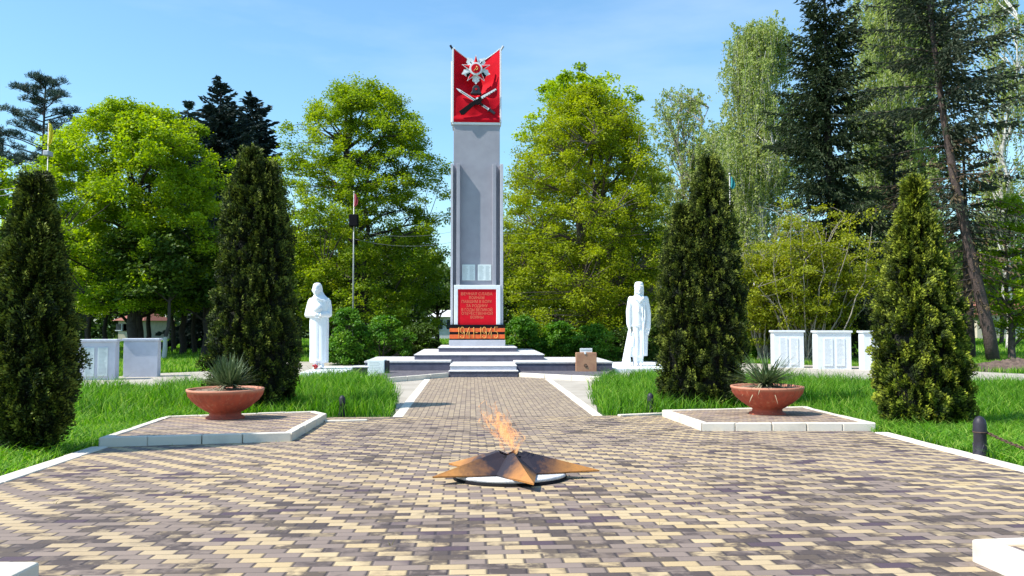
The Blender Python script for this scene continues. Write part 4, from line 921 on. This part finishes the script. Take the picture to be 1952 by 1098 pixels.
def pine(name, px_, Y, top, bot, prof, label, seed=1, nl=46, group=None, ls=.30, trunkto=None, leaf='pine', puffs=7):
    rg = np.random.default_rng(seed); rr = random.Random(seed); X0, zt = W(px_, top, Y); zb = W(px_, bot, Y)[1]; m = Y / FPX; H_ = zt - zb
    root = empty(name, (X0, Y, 0), 0, label, 'tree', group); mb = MB(); mb.tube([(.15 * math.sin(z * .3), 0, z) for z in np.linspace(-.05, zt - .3, 12)], [max(.03, .26 * (1 - z / zt * .85)) for z in np.linspace(0, zt, 12)], 8); tips = []
    for i in range(nl):
        t = (i + rr.random()) / nl; z = zb + H_ * t * .96; Rr_ = profile(prof, t) * m * rr.uniform(.6, 1.1); az = rr.uniform(0, 6.283); up = .12 + .55 * t
        a = Vector((.15 * math.sin(z * .3), 0, z)); b = a + Vector((math.cos(az) * Rr_, math.sin(az) * Rr_, Rr_ * up * .6)); P = grow(mb, a, b, .05, .02, rr, 5, .05)
        for k in range(puffs):
            q = rr.uniform(.35, 1); c = P[min(5, int(q * 5))] + Vector((rr.gauss(0, .22) * Rr_ * .4, rr.gauss(0, .22) * Rr_ * .4, rr.uniform(0, .3))); tips.append(c); grow(mb, P[max(1, int(q * 5) - 1)], c, .015, .008, rr, 2)
        tips.append(b)
    mb.build('trunk', M['barkd'], root); T = np.array([tuple(p) for p in tips]); n = len(T); per = 46; idx = np.repeat(np.arange(n), per); N_ = len(idx)
    D = rand_unit(N_, rg); D[:, 2] = np.abs(D[:, 2]) * .9 + .1; c_ = T[idx] + D * ls * .5 + rg.normal(0, .09, (N_, 3)); V, F = quads(c_, D, rand_unit(N_, rg), ls * rg.uniform(.7, 1.2, N_), ls * .13 + 0 * c_[:, 0])
    tint = np.clip(rg.normal(.45, .2, n)[idx] + rg.normal(0, .1, N_), 0, 1); np_mesh('crown', V, F, M[leaf], np.repeat(tint, 4), root); return root
def birch(name, px_, Y, top, bot, prof, label, seed=1, strands=420, leaf='birchl', ls=.11, group=None, base_px=None, drop=(1, 3.2), stems=2, bark='birch', trunk_r=.2):
    rg = np.random.default_rng(seed); rr = random.Random(seed); X0, zt = W(px_, top, Y); zb = W(px_, bot, Y)[1]; m = Y / FPX; H_ = zt - zb
    xt = W(base_px or px_, 640, Y)[0]; root = empty(name, (xt, Y, 0), 0, label, 'tree', group); dx = X0 - xt; mb = MB(); heads = []
    for s in range(stems):
        heads.append(grow(mb, (rr.uniform(-.3, .3), rr.uniform(-.3, .3), -.05), (dx + rr.uniform(-.12, .12) * H_, rr.uniform(-.1, .1) * H_, zt - H_ * rr.uniform(.05, .2)), trunk_r, .03, rr, 12, .04))
    A = [p for P in heads for p in P[3:]]; lim = []
    for i in range(100):
        a = rr.choice(A); t = min(1, max(0, (a.z - zb) / H_ + .15)); az = rr.uniform(0, 6.283); Rr_ = profile(prof, t) * m * rr.uniform(.6, 1); b = Vector((dx + Rr_ * math.cos(az), Rr_ * math.sin(az), min(zt, zb + t * H_ + rr.uniform(0, .1) * H_))); lim += grow(mb, a, b, .05, .012, rr, 6, .08)[2:]
    C_, D_, Ti = [], [], []
    for i in range(strands):
        a = rr.choice(lim) + Vector((rr.gauss(0, .5), rr.gauss(0, .5), rr.gauss(0, .3))); Ld = rr.uniform(*drop); sw = Vector((rr.uniform(-.3, .3), rr.uniform(-.3, .3), 0)); P = []
        for k in range(6): q = k / 5; P.append(a + sw * q * 1.2 + Vector((0, 0, .25 * math.sin(q * 1.6) - Ld * q * q)))
        mb.tube(P, .007, 3, cap=False); n = int(Ld * 26); base_t = rr.gauss(.5, .15)
        for k in range(n):
            q = rr.random(); j = min(4, int(q * 5)); c = P[j].lerp(P[j + 1], q * 5 - j); C_.append((c.x + rr.gauss(0, .09), c.y + rr.gauss(0, .09), c.z + rr.gauss(0, .06))); Ti.append(base_t + rr.gauss(0, .15))
    mb.build('trunk', M[bark], root); c_ = np.array(C_); N_ = len(c_); D = rand_unit(N_, rg); D[:, 2] -= .8; s = ls * rg.uniform(.7, 1.3, N_)
    V, F = quads(c_, D, rand_unit(N_, rg) + np.array([0, 0, .5]), s, s * .7); np_mesh('crown', V, F, M[leaf], np.repeat(np.clip(Ti, 0, 1), 4), root); return root
def thuja(px_, base_py, Y, top, tips, prof, leaf, label, seed, n=78000, sprays=1500):
    n = int(n * 1.9)
    rg = np.random.default_rng(seed); X0, zt = W(px_, top, Y); zb = g(Y); H_ = zt - zb; m = Y / FPX; rr = random.Random(seed)
    zt -= .03; H_ = zt - zb; root = empty('thuja', (X0, Y, zb), 0, label, 'shrub', 'thujas on the lawn')
    # leaders: (offset px, top t, width factor)
    Cc, Nr, Sz = [], [], []
    for (ox, tt, wf, share) in tips:
        k = int(sprays * share * 1.15); t = rg.uniform(0, 1, k) ** .92; az = rg.uniform(0, 2 * np.pi, k); k1, k2, k3 = rg.uniform(0, 6.28, 3)
        lob = 1 + .08 * np.sin(3 * az + 9 * t + k1) + .08 * np.sin(5 * az - 23 * t + k2) + .085 * np.sin(9 * az + 41 * t + k3); r = np.maximum(.015, profile(prof, t) * m * wf * lob * rg.uniform(.84, 1.0, k) - .085)
        Cc.append(np.stack([ox * m + r * np.cos(az), r * np.sin(az), .03 + t * H_ * tt], 1)); Nr.append(np.stack([np.cos(az), np.sin(az), 0 * az], 1))
    Cc = np.vstack(Cc); Nr = np.vstack(Nr); K = len(Cc); idx = rg.integers(0, K, n)
    # each spray is a flat, roughly upright fan standing out from the crown
    ang = rg.uniform(-1.1, 1.1, K); tang = np.stack([-Nr[:, 1], Nr[:, 0], 0 * ang], 1); out = Nr * np.cos(ang)[:, None] + tang * np.sin(ang)[:, None]
    lift = rg.uniform(.35, 1.25, K); fan = out + np.array([0, 0, 1]) * lift[:, None]; fan /= np.linalg.norm(fan, axis=1, keepdims=True)
    side = np.cross(fan, tang * np.cos(ang)[:, None] - Nr * np.sin(ang)[:, None]); side /= np.linalg.norm(side, axis=1, keepdims=True) + 1e-9
    s = rg.uniform(.12, .25, K) * (1.15 if m > .0085 else 1)
    u = rg.uniform(-.15, 1, n); v = rg.uniform(-1, 1, n) * (.25 + .55 * np.clip(u, 0, 1)) * np.sqrt(1 - np.clip(u, 0, .96) ** 2); nn = np.cross(fan, side)
    P = Cc[idx] + fan[idx] * (u * s[idx])[:, None] + side[idx] * (v * s[idx])[:, None] + nn[idx] * rg.normal(0, .012, n)[:, None]
    D = fan[idx] * .8 + side[idx] * (v * 1.3)[:, None] + rg.normal(0, .25, (n, 3)); Nn = nn[idx] + rg.normal(0, .35, (n, 3)); L_ = rg.uniform(.026, .048, n) * (1.0 if m < .0075 else 1.25)
    V, F = quads(P, D, Nn, L_, L_ * .42); base_t = rg.normal(.16, .16, K); tint = np.clip(base_t[idx] + .66 * np.clip(u, 0, 1) + rg.normal(0, .1, n), 0, 1)  # tint darkens towards each spray's base, painting in shade between the sprays
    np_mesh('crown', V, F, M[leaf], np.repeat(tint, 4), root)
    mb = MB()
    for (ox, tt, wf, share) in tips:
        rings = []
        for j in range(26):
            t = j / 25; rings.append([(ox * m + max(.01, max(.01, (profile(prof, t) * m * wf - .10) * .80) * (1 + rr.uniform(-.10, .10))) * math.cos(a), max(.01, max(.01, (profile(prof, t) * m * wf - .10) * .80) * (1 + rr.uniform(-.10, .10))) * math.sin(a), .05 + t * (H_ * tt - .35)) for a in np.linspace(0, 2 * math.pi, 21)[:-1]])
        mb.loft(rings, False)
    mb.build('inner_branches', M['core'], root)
    mb = MB(); mb.tube([(0, 0, -.05), (0, 0, .5)], .06, 8); mb.build('stem', M['bark'], root)
    return root
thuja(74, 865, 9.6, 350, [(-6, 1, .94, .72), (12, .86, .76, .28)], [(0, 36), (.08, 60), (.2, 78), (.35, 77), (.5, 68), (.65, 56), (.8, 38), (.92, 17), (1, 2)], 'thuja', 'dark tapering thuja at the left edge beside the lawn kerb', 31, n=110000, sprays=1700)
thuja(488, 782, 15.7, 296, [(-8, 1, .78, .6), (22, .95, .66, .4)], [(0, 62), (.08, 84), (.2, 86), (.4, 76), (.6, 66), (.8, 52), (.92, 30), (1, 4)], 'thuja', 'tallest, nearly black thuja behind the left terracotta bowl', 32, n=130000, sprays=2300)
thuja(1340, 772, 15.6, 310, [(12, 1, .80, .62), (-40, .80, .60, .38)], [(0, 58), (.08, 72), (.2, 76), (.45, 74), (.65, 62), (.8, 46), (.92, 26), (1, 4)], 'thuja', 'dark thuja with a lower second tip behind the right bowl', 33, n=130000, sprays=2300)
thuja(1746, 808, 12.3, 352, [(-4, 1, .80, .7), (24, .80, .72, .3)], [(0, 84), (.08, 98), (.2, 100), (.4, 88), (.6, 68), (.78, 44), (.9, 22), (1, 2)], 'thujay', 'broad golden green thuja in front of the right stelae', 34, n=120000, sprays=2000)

# --- broadleaf trees behind the memorial
broadleaf('maple_tree', 262, 40, 206, 590, [(0, 120), (.15, 165), (.35, 168), (.6, 168), (.8, 145), (.93, 98), (1, 40)], 'maple', 'broad bright yellow green maple left of the tall dark thuja', clumps=720, per=230, ls=.135, seed=41, stems=3, trunk_r=.30, spread=.62, trunkpx=262, flat=.68)
broadleaf('linden_tree', 690, 42, 164, 620, [(0, 150), (.15, 168), (.35, 168), (.6, 158), (.8, 128), (.93, 84), (1, 35)], 'maple2', 'rounded green tree between the woman statue and the memorial', clumps=800, per=200, ls=.12, seed=42, stems=4, trunk_r=.32, spread=.60, trunkpx=690, flat=.62)
broadleaf('linden_tree', 1120, 40, 170, 640, [(0, 150), (.12, 172), (.35, 176), (.6, 160), (.8, 120), (.93, 72), (1, 28)], 'olive', 'olive green tree with visible grey limbs right of the memorial', clumps=1050, per=150, ls=.11, seed=43, stems=4, trunk_r=.30, spread=.62, flat=.62, trunkpx=1145, bark='bark', show=1.0)
broadleaf('maple_tree', 1105, 50, 140, 600, [(0, 80), (.3, 120), (.6, 125), (.8, 110), (.9, 95), (1, 45)], 'maple', 'taller bright green tree showing behind the olive green one', clumps=380, per=120, ls=.2, seed=44, stems=2, trunk_r=.3, spread=.8, flat=.5)
broadleaf('maple_tree', -18, 46, 285, 640, [(0, 60), (.4, 70), (.8, 60), (1, 20)], 'maple', 'bright green tree cut off by the left edge of the picture', clumps=130, per=120, ls=.2, seed=45, trunk_r=.25, spread=.8)
broadleaf('young_tree', 1925, 34, 375, 640, [(0, 30), (.3, 60), (.6, 62), (.85, 45), (1, 15)], 'maple', 'small bright green tree at the right edge behind the leaning spruce', clumps=130, per=90, ls=.13, seed=46, trunkpx=1928, trunk_r=.17, spread=.5, bark='bark')
# --- birches and pale trees
birch('birch_tree', 1450, 50, 58, 600, [(0, 100), (.3, 112), (.6, 100), (.8, 76), (.93, 50), (1, 18)], 'pale weeping birch left of the big dark spruce', 51, strands=2200, ls=.14, drop=(.5, 2.6))
birch('birch_tree', 1700, 56, -60, 560, [(0, 70), (.3, 95), (.6, 110), (.8, 110), (1, 60)], 'tall pale birch seen between the two big conifers', 52, strands=2000, ls=.16, drop=(1.2, 3.6))
birch('birch_tree', 1925, 50, -60, 560, [(0, 60), (.3, 80), (.6, 90), (.8, 90), (1, 50)], 'pale birch behind the leaning spruce at the right edge', 53, strands=420, ls=.15, drop=(1.2, 3.4))
birch('birch_tree', 1372, 62, 250, 600, [(0, 50), (.3, 60), (.6, 60), (.8, 45), (1, 20)], 'lower pale birch between the thin pale tree and tall birch', 55, strands=800, ls=.17, drop=(.5, 2.2), stems=1)
birch('pale_tree', 1295, 66, 180, 600, [(0, 70), (.3, 85), (.6, 80), (.85, 60), (1, 25)], 'thin pale tree far behind between the olive tree and birch', 54, strands=900, ls=.17, drop=(.4, 1.4), bark='twig', stems=3, trunk_r=.14)
# --- conifers
conifer('spruce_tree', 420, 52, 148, 640, [(0, 110), (.3, 108), (.55, 98), (.7, 85), (.8, 66), (.88, 30), (.95, 16), (1, 3)], 'spruce', 'dark blue spruce behind the bright maple and tall thuja', seed=61, step=.42, nb=7, trunk_r=.35, lsz=.42, tw=.10)
conifer('spruce_tree', 478, 55, 180, 640, [(0, 70), (.4, 70), (.7, 58), (.88, 42), (1, 5)], 'spruce', 'dark spruce just right of the pointed blue spruce', seed=62, step=.45, nb=6, trunk_r=.3, lsz=.44, tw=.10)
conifer('fir_tree', 358, 64, 196, 500, [(0, 60), (.4, 50), (.7, 34), (1, 5)], 'pine', 'small grey blue conifer peeping over the maple crown', seed=63, step=.5, nb=6, lsz=.45, gap=.25)
pine('pine_tree', 90, 60, 140, 560, [(0, 80), (.3, 100), (.55, 98), (.8, 78), (.92, 50), (1, 20)], 'tall open black pine above the yellow flag', 64, nl=80, puffs=10)
pine('pine_tree', 10, 66, 255, 560, [(0, 60), (.4, 70), (.8, 55), (1, 20)], 'lower dark pine at the left edge behind the flag pole', 65, nl=34)
conifer('spruce_tree', 1583, 37, -70, 645, [(0, 95), (.15, 120), (.4, 118), (.6, 105), (.75, 82), (.9, 55), (1, 5)], 'spruced', 'massive dark spruce left of the leaning one on the right', seed=66, step=.42, nb=7, trunk_r=.34, droop=.30, tipup=.55, curtain=1.0, lsz=.26, path=[(1600, 650), (1580, 300), (1570, -70)], gap=.1)
conifer('spruce_tree', 1800, 33, -190, 600, [(0, 60), (.12, 110), (.25, 150), (.5, 175), (.7, 150), (.85, 100), (1, 5)], 'spruceg', 'spruce with leaning pinkish trunk and brown lower twigs at right', seed=67, step=.62, nb=6, trunk_r=.27, droop=.22, tipup=.40, curtain=.9, lsz=.25, path=[(1893, 668), (1858, 520), (1822, 360), (1795, 200), (1770, 0), (1760, -190)], bark='barkp', deadbelow=9.5, gap=.25, dens=.75)
conifer('spruce_tree', 1845, 36, 240, 560, [(0, 50), (.3, 75), (.7, 55), (1, 5)], 'spruceg', 'sparse spruce with a straight dark trunk beside the leaning one', seed=68, step=.4, nb=5, trunk_r=.26, lsz=.28, gap=.3, path=[(1848, 660), (1835, 240)], deadbelow=5.5, dens=.7)
conifer('spruce_tree', 1705, 40, 230, 620, [(0, 70), (.3, 80), (.6, 62), (1, 8)], 'spruceg', 'brownish bare-twigged spruce between the two big conifers', seed=69, step=.34, nb=6, trunk_r=.2, lsz=.28, gap=.2, deadbelow=9, dens=.8)
# --- tall bush with bare arching branches, right
def wispy(px_, Y, top, bot, hwpx, leaf, label, seed, n=46, per=40, ls=.12):
    rg = np.random.default_rng(seed); rr = random.Random(seed); X0, zt = W(px_, top, Y); m = Y / FPX; root = empty('arching_bush', (X0, Y, 0), 0, label, 'bush'); mb = MB(); C_ = []
    for i in range(n):
        a = rr.uniform(0, 6.283); r = hwpx * m * rr.uniform(.25, 1.1); h = zt * rr.uniform(.45, 1.0); P = grow(mb, (rr.uniform(-.3, .3), rr.uniform(-.3, .3), -.03), (r * math.cos(a), r * math.sin(a) * .7, h), .035, .010, rr, 8, .16)
        for k in range(7):
            q = rr.randint(3, 8); Q = grow(mb, P[q], P[q] + Vector((rr.uniform(-1, 1), rr.uniform(-1, 1), rr.uniform(-.3, .8))) * rr.uniform(.4, 1.3), .012, .005, rr, 4, .15)
            if P[q].z < zt * .80 or rr.random() < .25: C_ += [Q[2], Q[3], Q[4]]
    mb.build('branches', M['twig'], root); T = np.array([tuple(p) for p in C_]); idx = np.repeat(np.arange(len(T)), per); N_ = len(idx); P = T[idx] + rg.normal(0, .17, (N_, 3)) * np.array([1, 1, .45]); s = ls * rg.uniform(.6, 1.2, N_)
    V, F = quads(P, rand_unit(N_, rg), rand_unit(N_, rg) * .7 + np.array([0, 0, 1]), s, s * .6); np_mesh('foliage', V, F, M[leaf], np.repeat(np.clip(rg.normal(.5, .2, len(T))[idx] + rg.normal(0, .1, N_), 0, 1), 4), root); return root
wispy(1540, 33.5, 395, 640, 125, 'yellow', 'yellow green bush with bare arching branches behind the white stelae', 71, n=56, per=40)
wispy(1455, 34.5, 470, 640, 55, 'yellow', 'smaller yellow green bush between the dark thuja and stelae', 72, n=30, per=44)
# --- bushes round the memorial
def bush(px_, Y, top, hwpx, leaf, label, seed, clumps=60, per=150, ls=.10, name='bush', group='bushes behind the memorial', bot=None):
    return broadleaf(name, px_, Y, top, W_inv(Y), [(0, hwpx * .85), (.3, hwpx), (.7, hwpx * .85), (1, hwpx * .35)], leaf, label, 'bush', group, 'bark', clumps, per, ls, seed, 3, .05, .32, .6, show=.3)
def W_inv(Y): return 615 + CAM_H * FPX / Y - 2
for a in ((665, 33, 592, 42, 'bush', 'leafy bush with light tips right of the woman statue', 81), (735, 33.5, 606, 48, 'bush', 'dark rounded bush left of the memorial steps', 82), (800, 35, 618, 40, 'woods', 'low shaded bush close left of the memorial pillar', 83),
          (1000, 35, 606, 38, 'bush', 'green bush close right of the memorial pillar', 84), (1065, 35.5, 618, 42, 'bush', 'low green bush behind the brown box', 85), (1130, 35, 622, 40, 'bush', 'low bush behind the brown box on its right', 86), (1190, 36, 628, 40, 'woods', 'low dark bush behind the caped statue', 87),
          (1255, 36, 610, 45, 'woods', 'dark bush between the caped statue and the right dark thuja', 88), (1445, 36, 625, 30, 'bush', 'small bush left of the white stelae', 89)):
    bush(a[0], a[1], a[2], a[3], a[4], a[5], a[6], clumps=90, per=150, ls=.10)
# --- shaded grove of trunks on the left and behind
gro = []
k = 0
for (x, Y, bk, lb) in ((170, 46, 'barkd', 'slim dark tree behind the stele with two pale plaques'), (205, 48, 'barkd', 'dark tree in the grove right of the leftmost thuja'), (259, 38, 'barkd', 'thick black trunk above the gap between the grey stelae'), (283, 41, 'barkd', 'dark trunk just right of the thick black one'),
                    (316, 37, 'barkl', 'tree with a whitewashed lower trunk right of the blank stele'), (336, 47, 'barkd', 'dark tree in the grove beyond the whitewashed trunk'), (352, 42, 'barkd', 'straight dark tree left of the tall dark thuja'), (376, 44, 'barkd', 'dark tree in the row before the tall dark thuja'),
                    (392, 40, 'barkd', 'dark trunk nearest to the tall dark thuja'), (572, 46, 'barkd', 'dark tree seen between the tall thuja and woman statue'), (640, 50, 'barkd', 'shaded tree directly behind the woman statue'), (770, 52, 'barkd', 'shaded tree behind the bushes left of the pillar'),
                    (835, 58, 'barkd', 'low shaded tree showing beside the memorial pillar, left'), (985, 50, 'barkd', 'shaded tree behind the bush right of the pillar'), (1075, 52, 'barkd', 'shaded tree behind the brown box'), (1200, 52, 'barkd', 'shaded tree behind the caped statue'), (1270, 48, 'barkd', 'shaded tree behind the right dark thuja'),
                    (1400, 56, 'bark', 'shaded tree beyond the teal flag pole'), (1500, 58, 'barkd', 'shaded tree far behind the white stelae'), (30, 50, 'barkd', 'shaded tree behind the leftmost thuja'), (110, 50, 'barkd', 'shaded tree above the stele at the left')):
    k += 1; top = 440 if Y < 50 else 430
    if x == 835: top = 545
    if 1380 < x < 1520: top = 470
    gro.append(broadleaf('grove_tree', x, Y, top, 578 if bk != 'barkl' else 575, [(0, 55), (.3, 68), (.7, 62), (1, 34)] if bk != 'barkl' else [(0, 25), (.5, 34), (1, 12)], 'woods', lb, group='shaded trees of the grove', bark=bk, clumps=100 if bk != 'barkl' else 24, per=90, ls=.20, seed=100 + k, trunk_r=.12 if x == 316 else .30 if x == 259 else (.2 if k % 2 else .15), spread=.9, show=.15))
for x, Y, tp, hw_, lb in ((1245, 62, 330, 60, 'pale green tree showing between the olive tree and thin pale tree'), (1335, 66, 300, 55, 'pale green tree above the right dark thuja tip'), (1425, 60, 380, 55, 'light green tree beyond the teal flag'),
                         (1650, 62, 300, 60, 'light green tree seen between the trunks of the big conifers'), (1760, 64, 380, 60, 'light green tree far behind the golden thuja'), (1900, 60, 330, 60, 'light green tree far behind the right edge trunks')):
    broadleaf('pale_tree', x, Y, tp, 610, [(0, hw_), (.4, hw_ * 1.1), (.8, hw_ * .8), (1, hw_ * .35)], 'birchl', lb, group='pale trees beyond the park', clumps=170, per=110, ls=.17, seed=200 + x, trunk_r=.16, spread=.8, show=.3, bark='bark')
# distant hedge / wood that closes the view
def farwood():
    rg = np.random.default_rng(5); n = 140000; X = rg.uniform(-75, 75, n); Y = rg.uniform(84, 100, n); ht = 9.5 + 2.6 * np.sin(X * .21) * np.sin(X * .067 + 1) + 1.2 * np.sin(X * .9); Z = rg.uniform(0, 1, n) ** .8 * np.clip(ht, 4, 14)
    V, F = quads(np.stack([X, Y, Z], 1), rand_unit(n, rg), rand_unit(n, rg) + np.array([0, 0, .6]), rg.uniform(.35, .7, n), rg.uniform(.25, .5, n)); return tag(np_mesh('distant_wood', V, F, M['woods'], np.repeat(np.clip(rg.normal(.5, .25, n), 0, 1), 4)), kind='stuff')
farwood()
# --- houses glimpsed between the trunks
def house(px0, px1, Y, eave, ridge, wall, roof, label, dep=7, wins=3):
    xa, xb = W(px0, 600, Y)[0], W(px1, 600, Y)[0]; ze, zr = W(px0, eave, Y)[1], W(px0, ridge, Y)[1]; w_ = xb - xa; root = empty('house', ((xa + xb) / 2, Y, 0), 0, label, 'house', 'houses beyond the trees')
    mb = MB(); mb.box(-w_ / 2, w_ / 2, 0, dep, -.05, ze); mb.build('wall', wall, root)
    mb = MB(); o = .4; mb.add([(-w_ / 2 - o, -o, ze), (w_ / 2 + o, -o, ze), (w_ / 2 + o, dep + o, ze), (-w_ / 2 - o, dep + o, ze), (-w_ / 2 + .8, dep / 2, zr), (w_ / 2 - .8, dep / 2, zr)], [(0, 1, 5, 4), (2, 3, 4, 5), (1, 2, 5), (3, 0, 4), (3, 2, 1, 0)]); mb.build('roof', roof, root)
    for i in range(wins):
        cx_ = -w_ / 2 + w_ * (i + .5) / wins; mb = MB(); mb.box(cx_ - .5, cx_ + .5, -.03, .02, 1.0, min(ze - .3, 2.3)); f = mb.build('window', M['glass'], root)
        mb = MB(); mb.box(cx_ - .58, cx_ + .58, -.06, -.031, .92, 1.0); mb.box(cx_ - .03, cx_ + .03, -.05, -.031, 1.0, min(ze - .3, 2.3)); mb.build('frame', M['white'], f)
house(226, 268, 74, 611, 590, M['wall'], M['roof'], 'low house with red tiled roof beyond the left grove')
house(1862, 1990, 78, 600, 572, M['wall'], M['roof'], 'cream house with orange roof beyond the leaning trunk')
house(1415, 1475, 76, 596, 582, M['wall'], M['roof'], 'small cream house glimpsed left of the white stelae', wins=1)
house(820, 875, 80, 604, 590, M['wallw'], M['wallw'], 'pale low building glimpsed left of the memorial pillar', wins=2)
# --- dug earth by the path at right
def mound():
    rg = np.random.default_rng(3); x0, y0 = G(1850, 710); nx, ny = 90, 30; V = []; F = []
    for j in range(ny + 1):
        for i in range(nx + 1):
            u, v = i / nx, j / ny; e = math.sin(math.pi * v) ** .7 * min(1, u * 6) * min(1, (1 - u) * 8); V.append((x0 - .6 + u * 5.5, y0 + .4 + v * 2.6 + .3 * math.sin(u * 7), -.04 + e * (.28 + .10 * math.sin(u * 13) + rg.normal(0, .045))))
    for j in range(ny):
        for i in range(nx): a = j * (nx + 1) + i; F.append((a, a + 1, a + nx + 2, a + nx + 1))
    mb = MB(); mb.add(V, F, True); o = mb.build('earth_mound', M['dirt']); return tag(o, kind='structure')
mound()

# ------------------------------------------------------------------ grass
def blades(name, X, Y, hgt, wd, seed, lean=.35, tintm=.5, patch=0.6, mat='grass'):
    rg = np.random.default_rng(seed); n = len(X); az = rg.uniform(0, 2 * np.pi, n); la = rg.uniform(0, 2 * np.pi, n); Z = gv(Y) - .03
    pn = .5 + .5 * np.sin(X * 2.1 + 1.3 * np.sin(Y * 1.7)) * np.sin(Y * 2.6 + X); h = hgt * rg.uniform(.45, 1.25, n) * (1 - patch * .45 * pn) * (1 + .25 * np.sin(X * 9 + 3 * np.sin(Y * 7)) * np.sin(Y * 8 + X * 3)); b = lean * rg.uniform(.1, 1.1, n) * h
    h = h * np.clip(.42 + (Y - 12.2) * .17, .42, 1) if hgt > .2 and hgt < .5 and Y.mean() < 22 else h
    B = np.stack([X, Y, Z], 1); S_ = np.stack([np.cos(az), np.sin(az), 0 * az], 1) * wd * rg.uniform(.6, 1.2, n)[:, None] / 2; Ld = np.stack([np.cos(la), np.sin(la), 0 * la], 1); up = np.array([0, 0, 1.0])
    m1 = B + up * (h * .55)[:, None] + Ld * (b * .3)[:, None]; tp = B + up * (h * .93)[:, None] + Ld * (b * 1.15)[:, None]
    V = np.stack([B - S_, B + S_, m1 + S_ * .85, m1 - S_ * .85, tp], 1).reshape(-1, 3); i = np.arange(n)[:, None] * 5
    F = np.vstack([i + np.array([[0, 1, 2]]), i + np.array([[0, 2, 3]]), i + np.array([[3, 2, 4]])])
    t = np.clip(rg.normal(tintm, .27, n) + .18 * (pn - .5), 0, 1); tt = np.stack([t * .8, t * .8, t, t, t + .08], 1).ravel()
    return tag(np_mesh(name, V, F, M[mat], np.clip(tt, 0, 1)), kind='stuff')
rg = np.random.default_rng(99)
BLK = [PLAZA, PATH, PL, PR, NL, NR, CONC_L, CONC_R]
def inview(X, Y, mrg=.55):
    a = np.arctan2(X, Y) - YAW; return np.abs(np.tan(a)) < 976 / FPX + mrg
def scatter(n, x0, x1, y0, y1, dfun=None):
    X = rg.uniform(x0, x1, n); Y = rg.uniform(y0, y1, n); ok = inview(X, Y) & (Y > 0)
    wx = .09 * np.sin(5.3 * Y + 2 * np.sin(3 * X)) + rg.normal(0, .05, n); wy = .09 * np.sin(4.7 * X + 2 * np.sin(3.7 * Y)) + rg.normal(0, .04, n)
    for P_ in BLK: ok &= ~inpoly(X + (wx if P_ in (CONC_L, CONC_R) else 0), Y + (wy if P_ in (CONC_L, CONC_R) else 0), P_)
    ok &= ~((X > -3.6) & (X < 4.8) & (Y > 24.6) & (Y < 34))
    ok &= ~((Y < 10.2) & (X > -3.99 - (Y - 7.24) * .115 - .25) & (X < 5.05 + (Y - 7.29) * .133 + .25)); ok &= ~((Y < 11.2) & (Y > 10) & (X > 0) & (X < 5.05 + (Y - 7.29) * .133 + .25)); ok &= ~((Y > 14) & (Y < 24.6) & (X > -1.46) & (X < 2.42)); ok &= ~((Y > 23) & (Y < 27) & (X > -3.3) & (X < 4.9)); ok &= ~((Y < 14.6) & (Y > 10) & (X > -4.0) & (X < 5.2))
    return X[ok], Y[ok]
X, Y = scatter(420000, -17, 20, 5.5, 25.5); X, Y = X[:330000], Y[:330000]
blades('tall_grass', X, Y, .43, .015, 1, .7, .45, 1.1)
X, Y = scatter(110000, -14, -3.9, 2.0, 13); blades('tall_grass', X, Y, .26, .012, 2, .6, .6)
X, Y = scatter(110000, 4.9, 15, 2.0, 13); blades('tall_grass', X, Y, .26, .012, 3, .6, .6)
X, Y = scatter(150000, -24, 28, 25.5, 42); blades('meadow_grass', X, Y, .22, .03, 4, .5, .62)
X, Y = scatter(110000, -45, 52, 42, 80); blades('meadow_grass', X, Y, .24, .07, 5, .5, .6)
# little weeds in the paving joints
def weeds():
    rg = np.random.default_rng(17); X, Y = [], []
    spots = [G(x, y) for x, y in ((356, 941), (262, 992), (500, 1007), (525, 1012), (1260, 1003), (748, 1040), (1310, 900), (1830, 1050), (1865, 1078), (700, 850), (830, 842), (1180, 838), (1210, 839), (1390, 842), (1600, 880), (430, 850), (1740, 970), (905, 962), (610, 880), (1500, 985), (110, 960), (1060, 905), (545, 848), (1700, 1000), (980, 1000), (1330, 965))]
    for (x, y) in spots: k = rg.integers(3, 14); X.append(rg.normal(x, .018, k)); Y.append(rg.normal(y, .012, k))
    X = np.concatenate(X); Y = np.concatenate(Y); o = blades('paving_weeds', X, Y, .060, .006, 18, 1.4, 1.0, mat='dryweed'); return o
weeds()
# kerb-foot weeds
X, Y = [], []
for a, b in ((PL[0], PL[1]), (PR[0], PR[1]), ((2.74, 4.3), (2.55, 1))):
    for k in range(60): t = rg.random(); X.append(a[0] + (b[0] - a[0]) * t + rg.normal(0, .01)); Y.append(a[1] + (b[1] - a[1]) * t - .02 + rg.normal(0, .01))
blades('kerb_weeds', np.array(X), np.array(Y), .06, .005, 19, 1.2, .85)
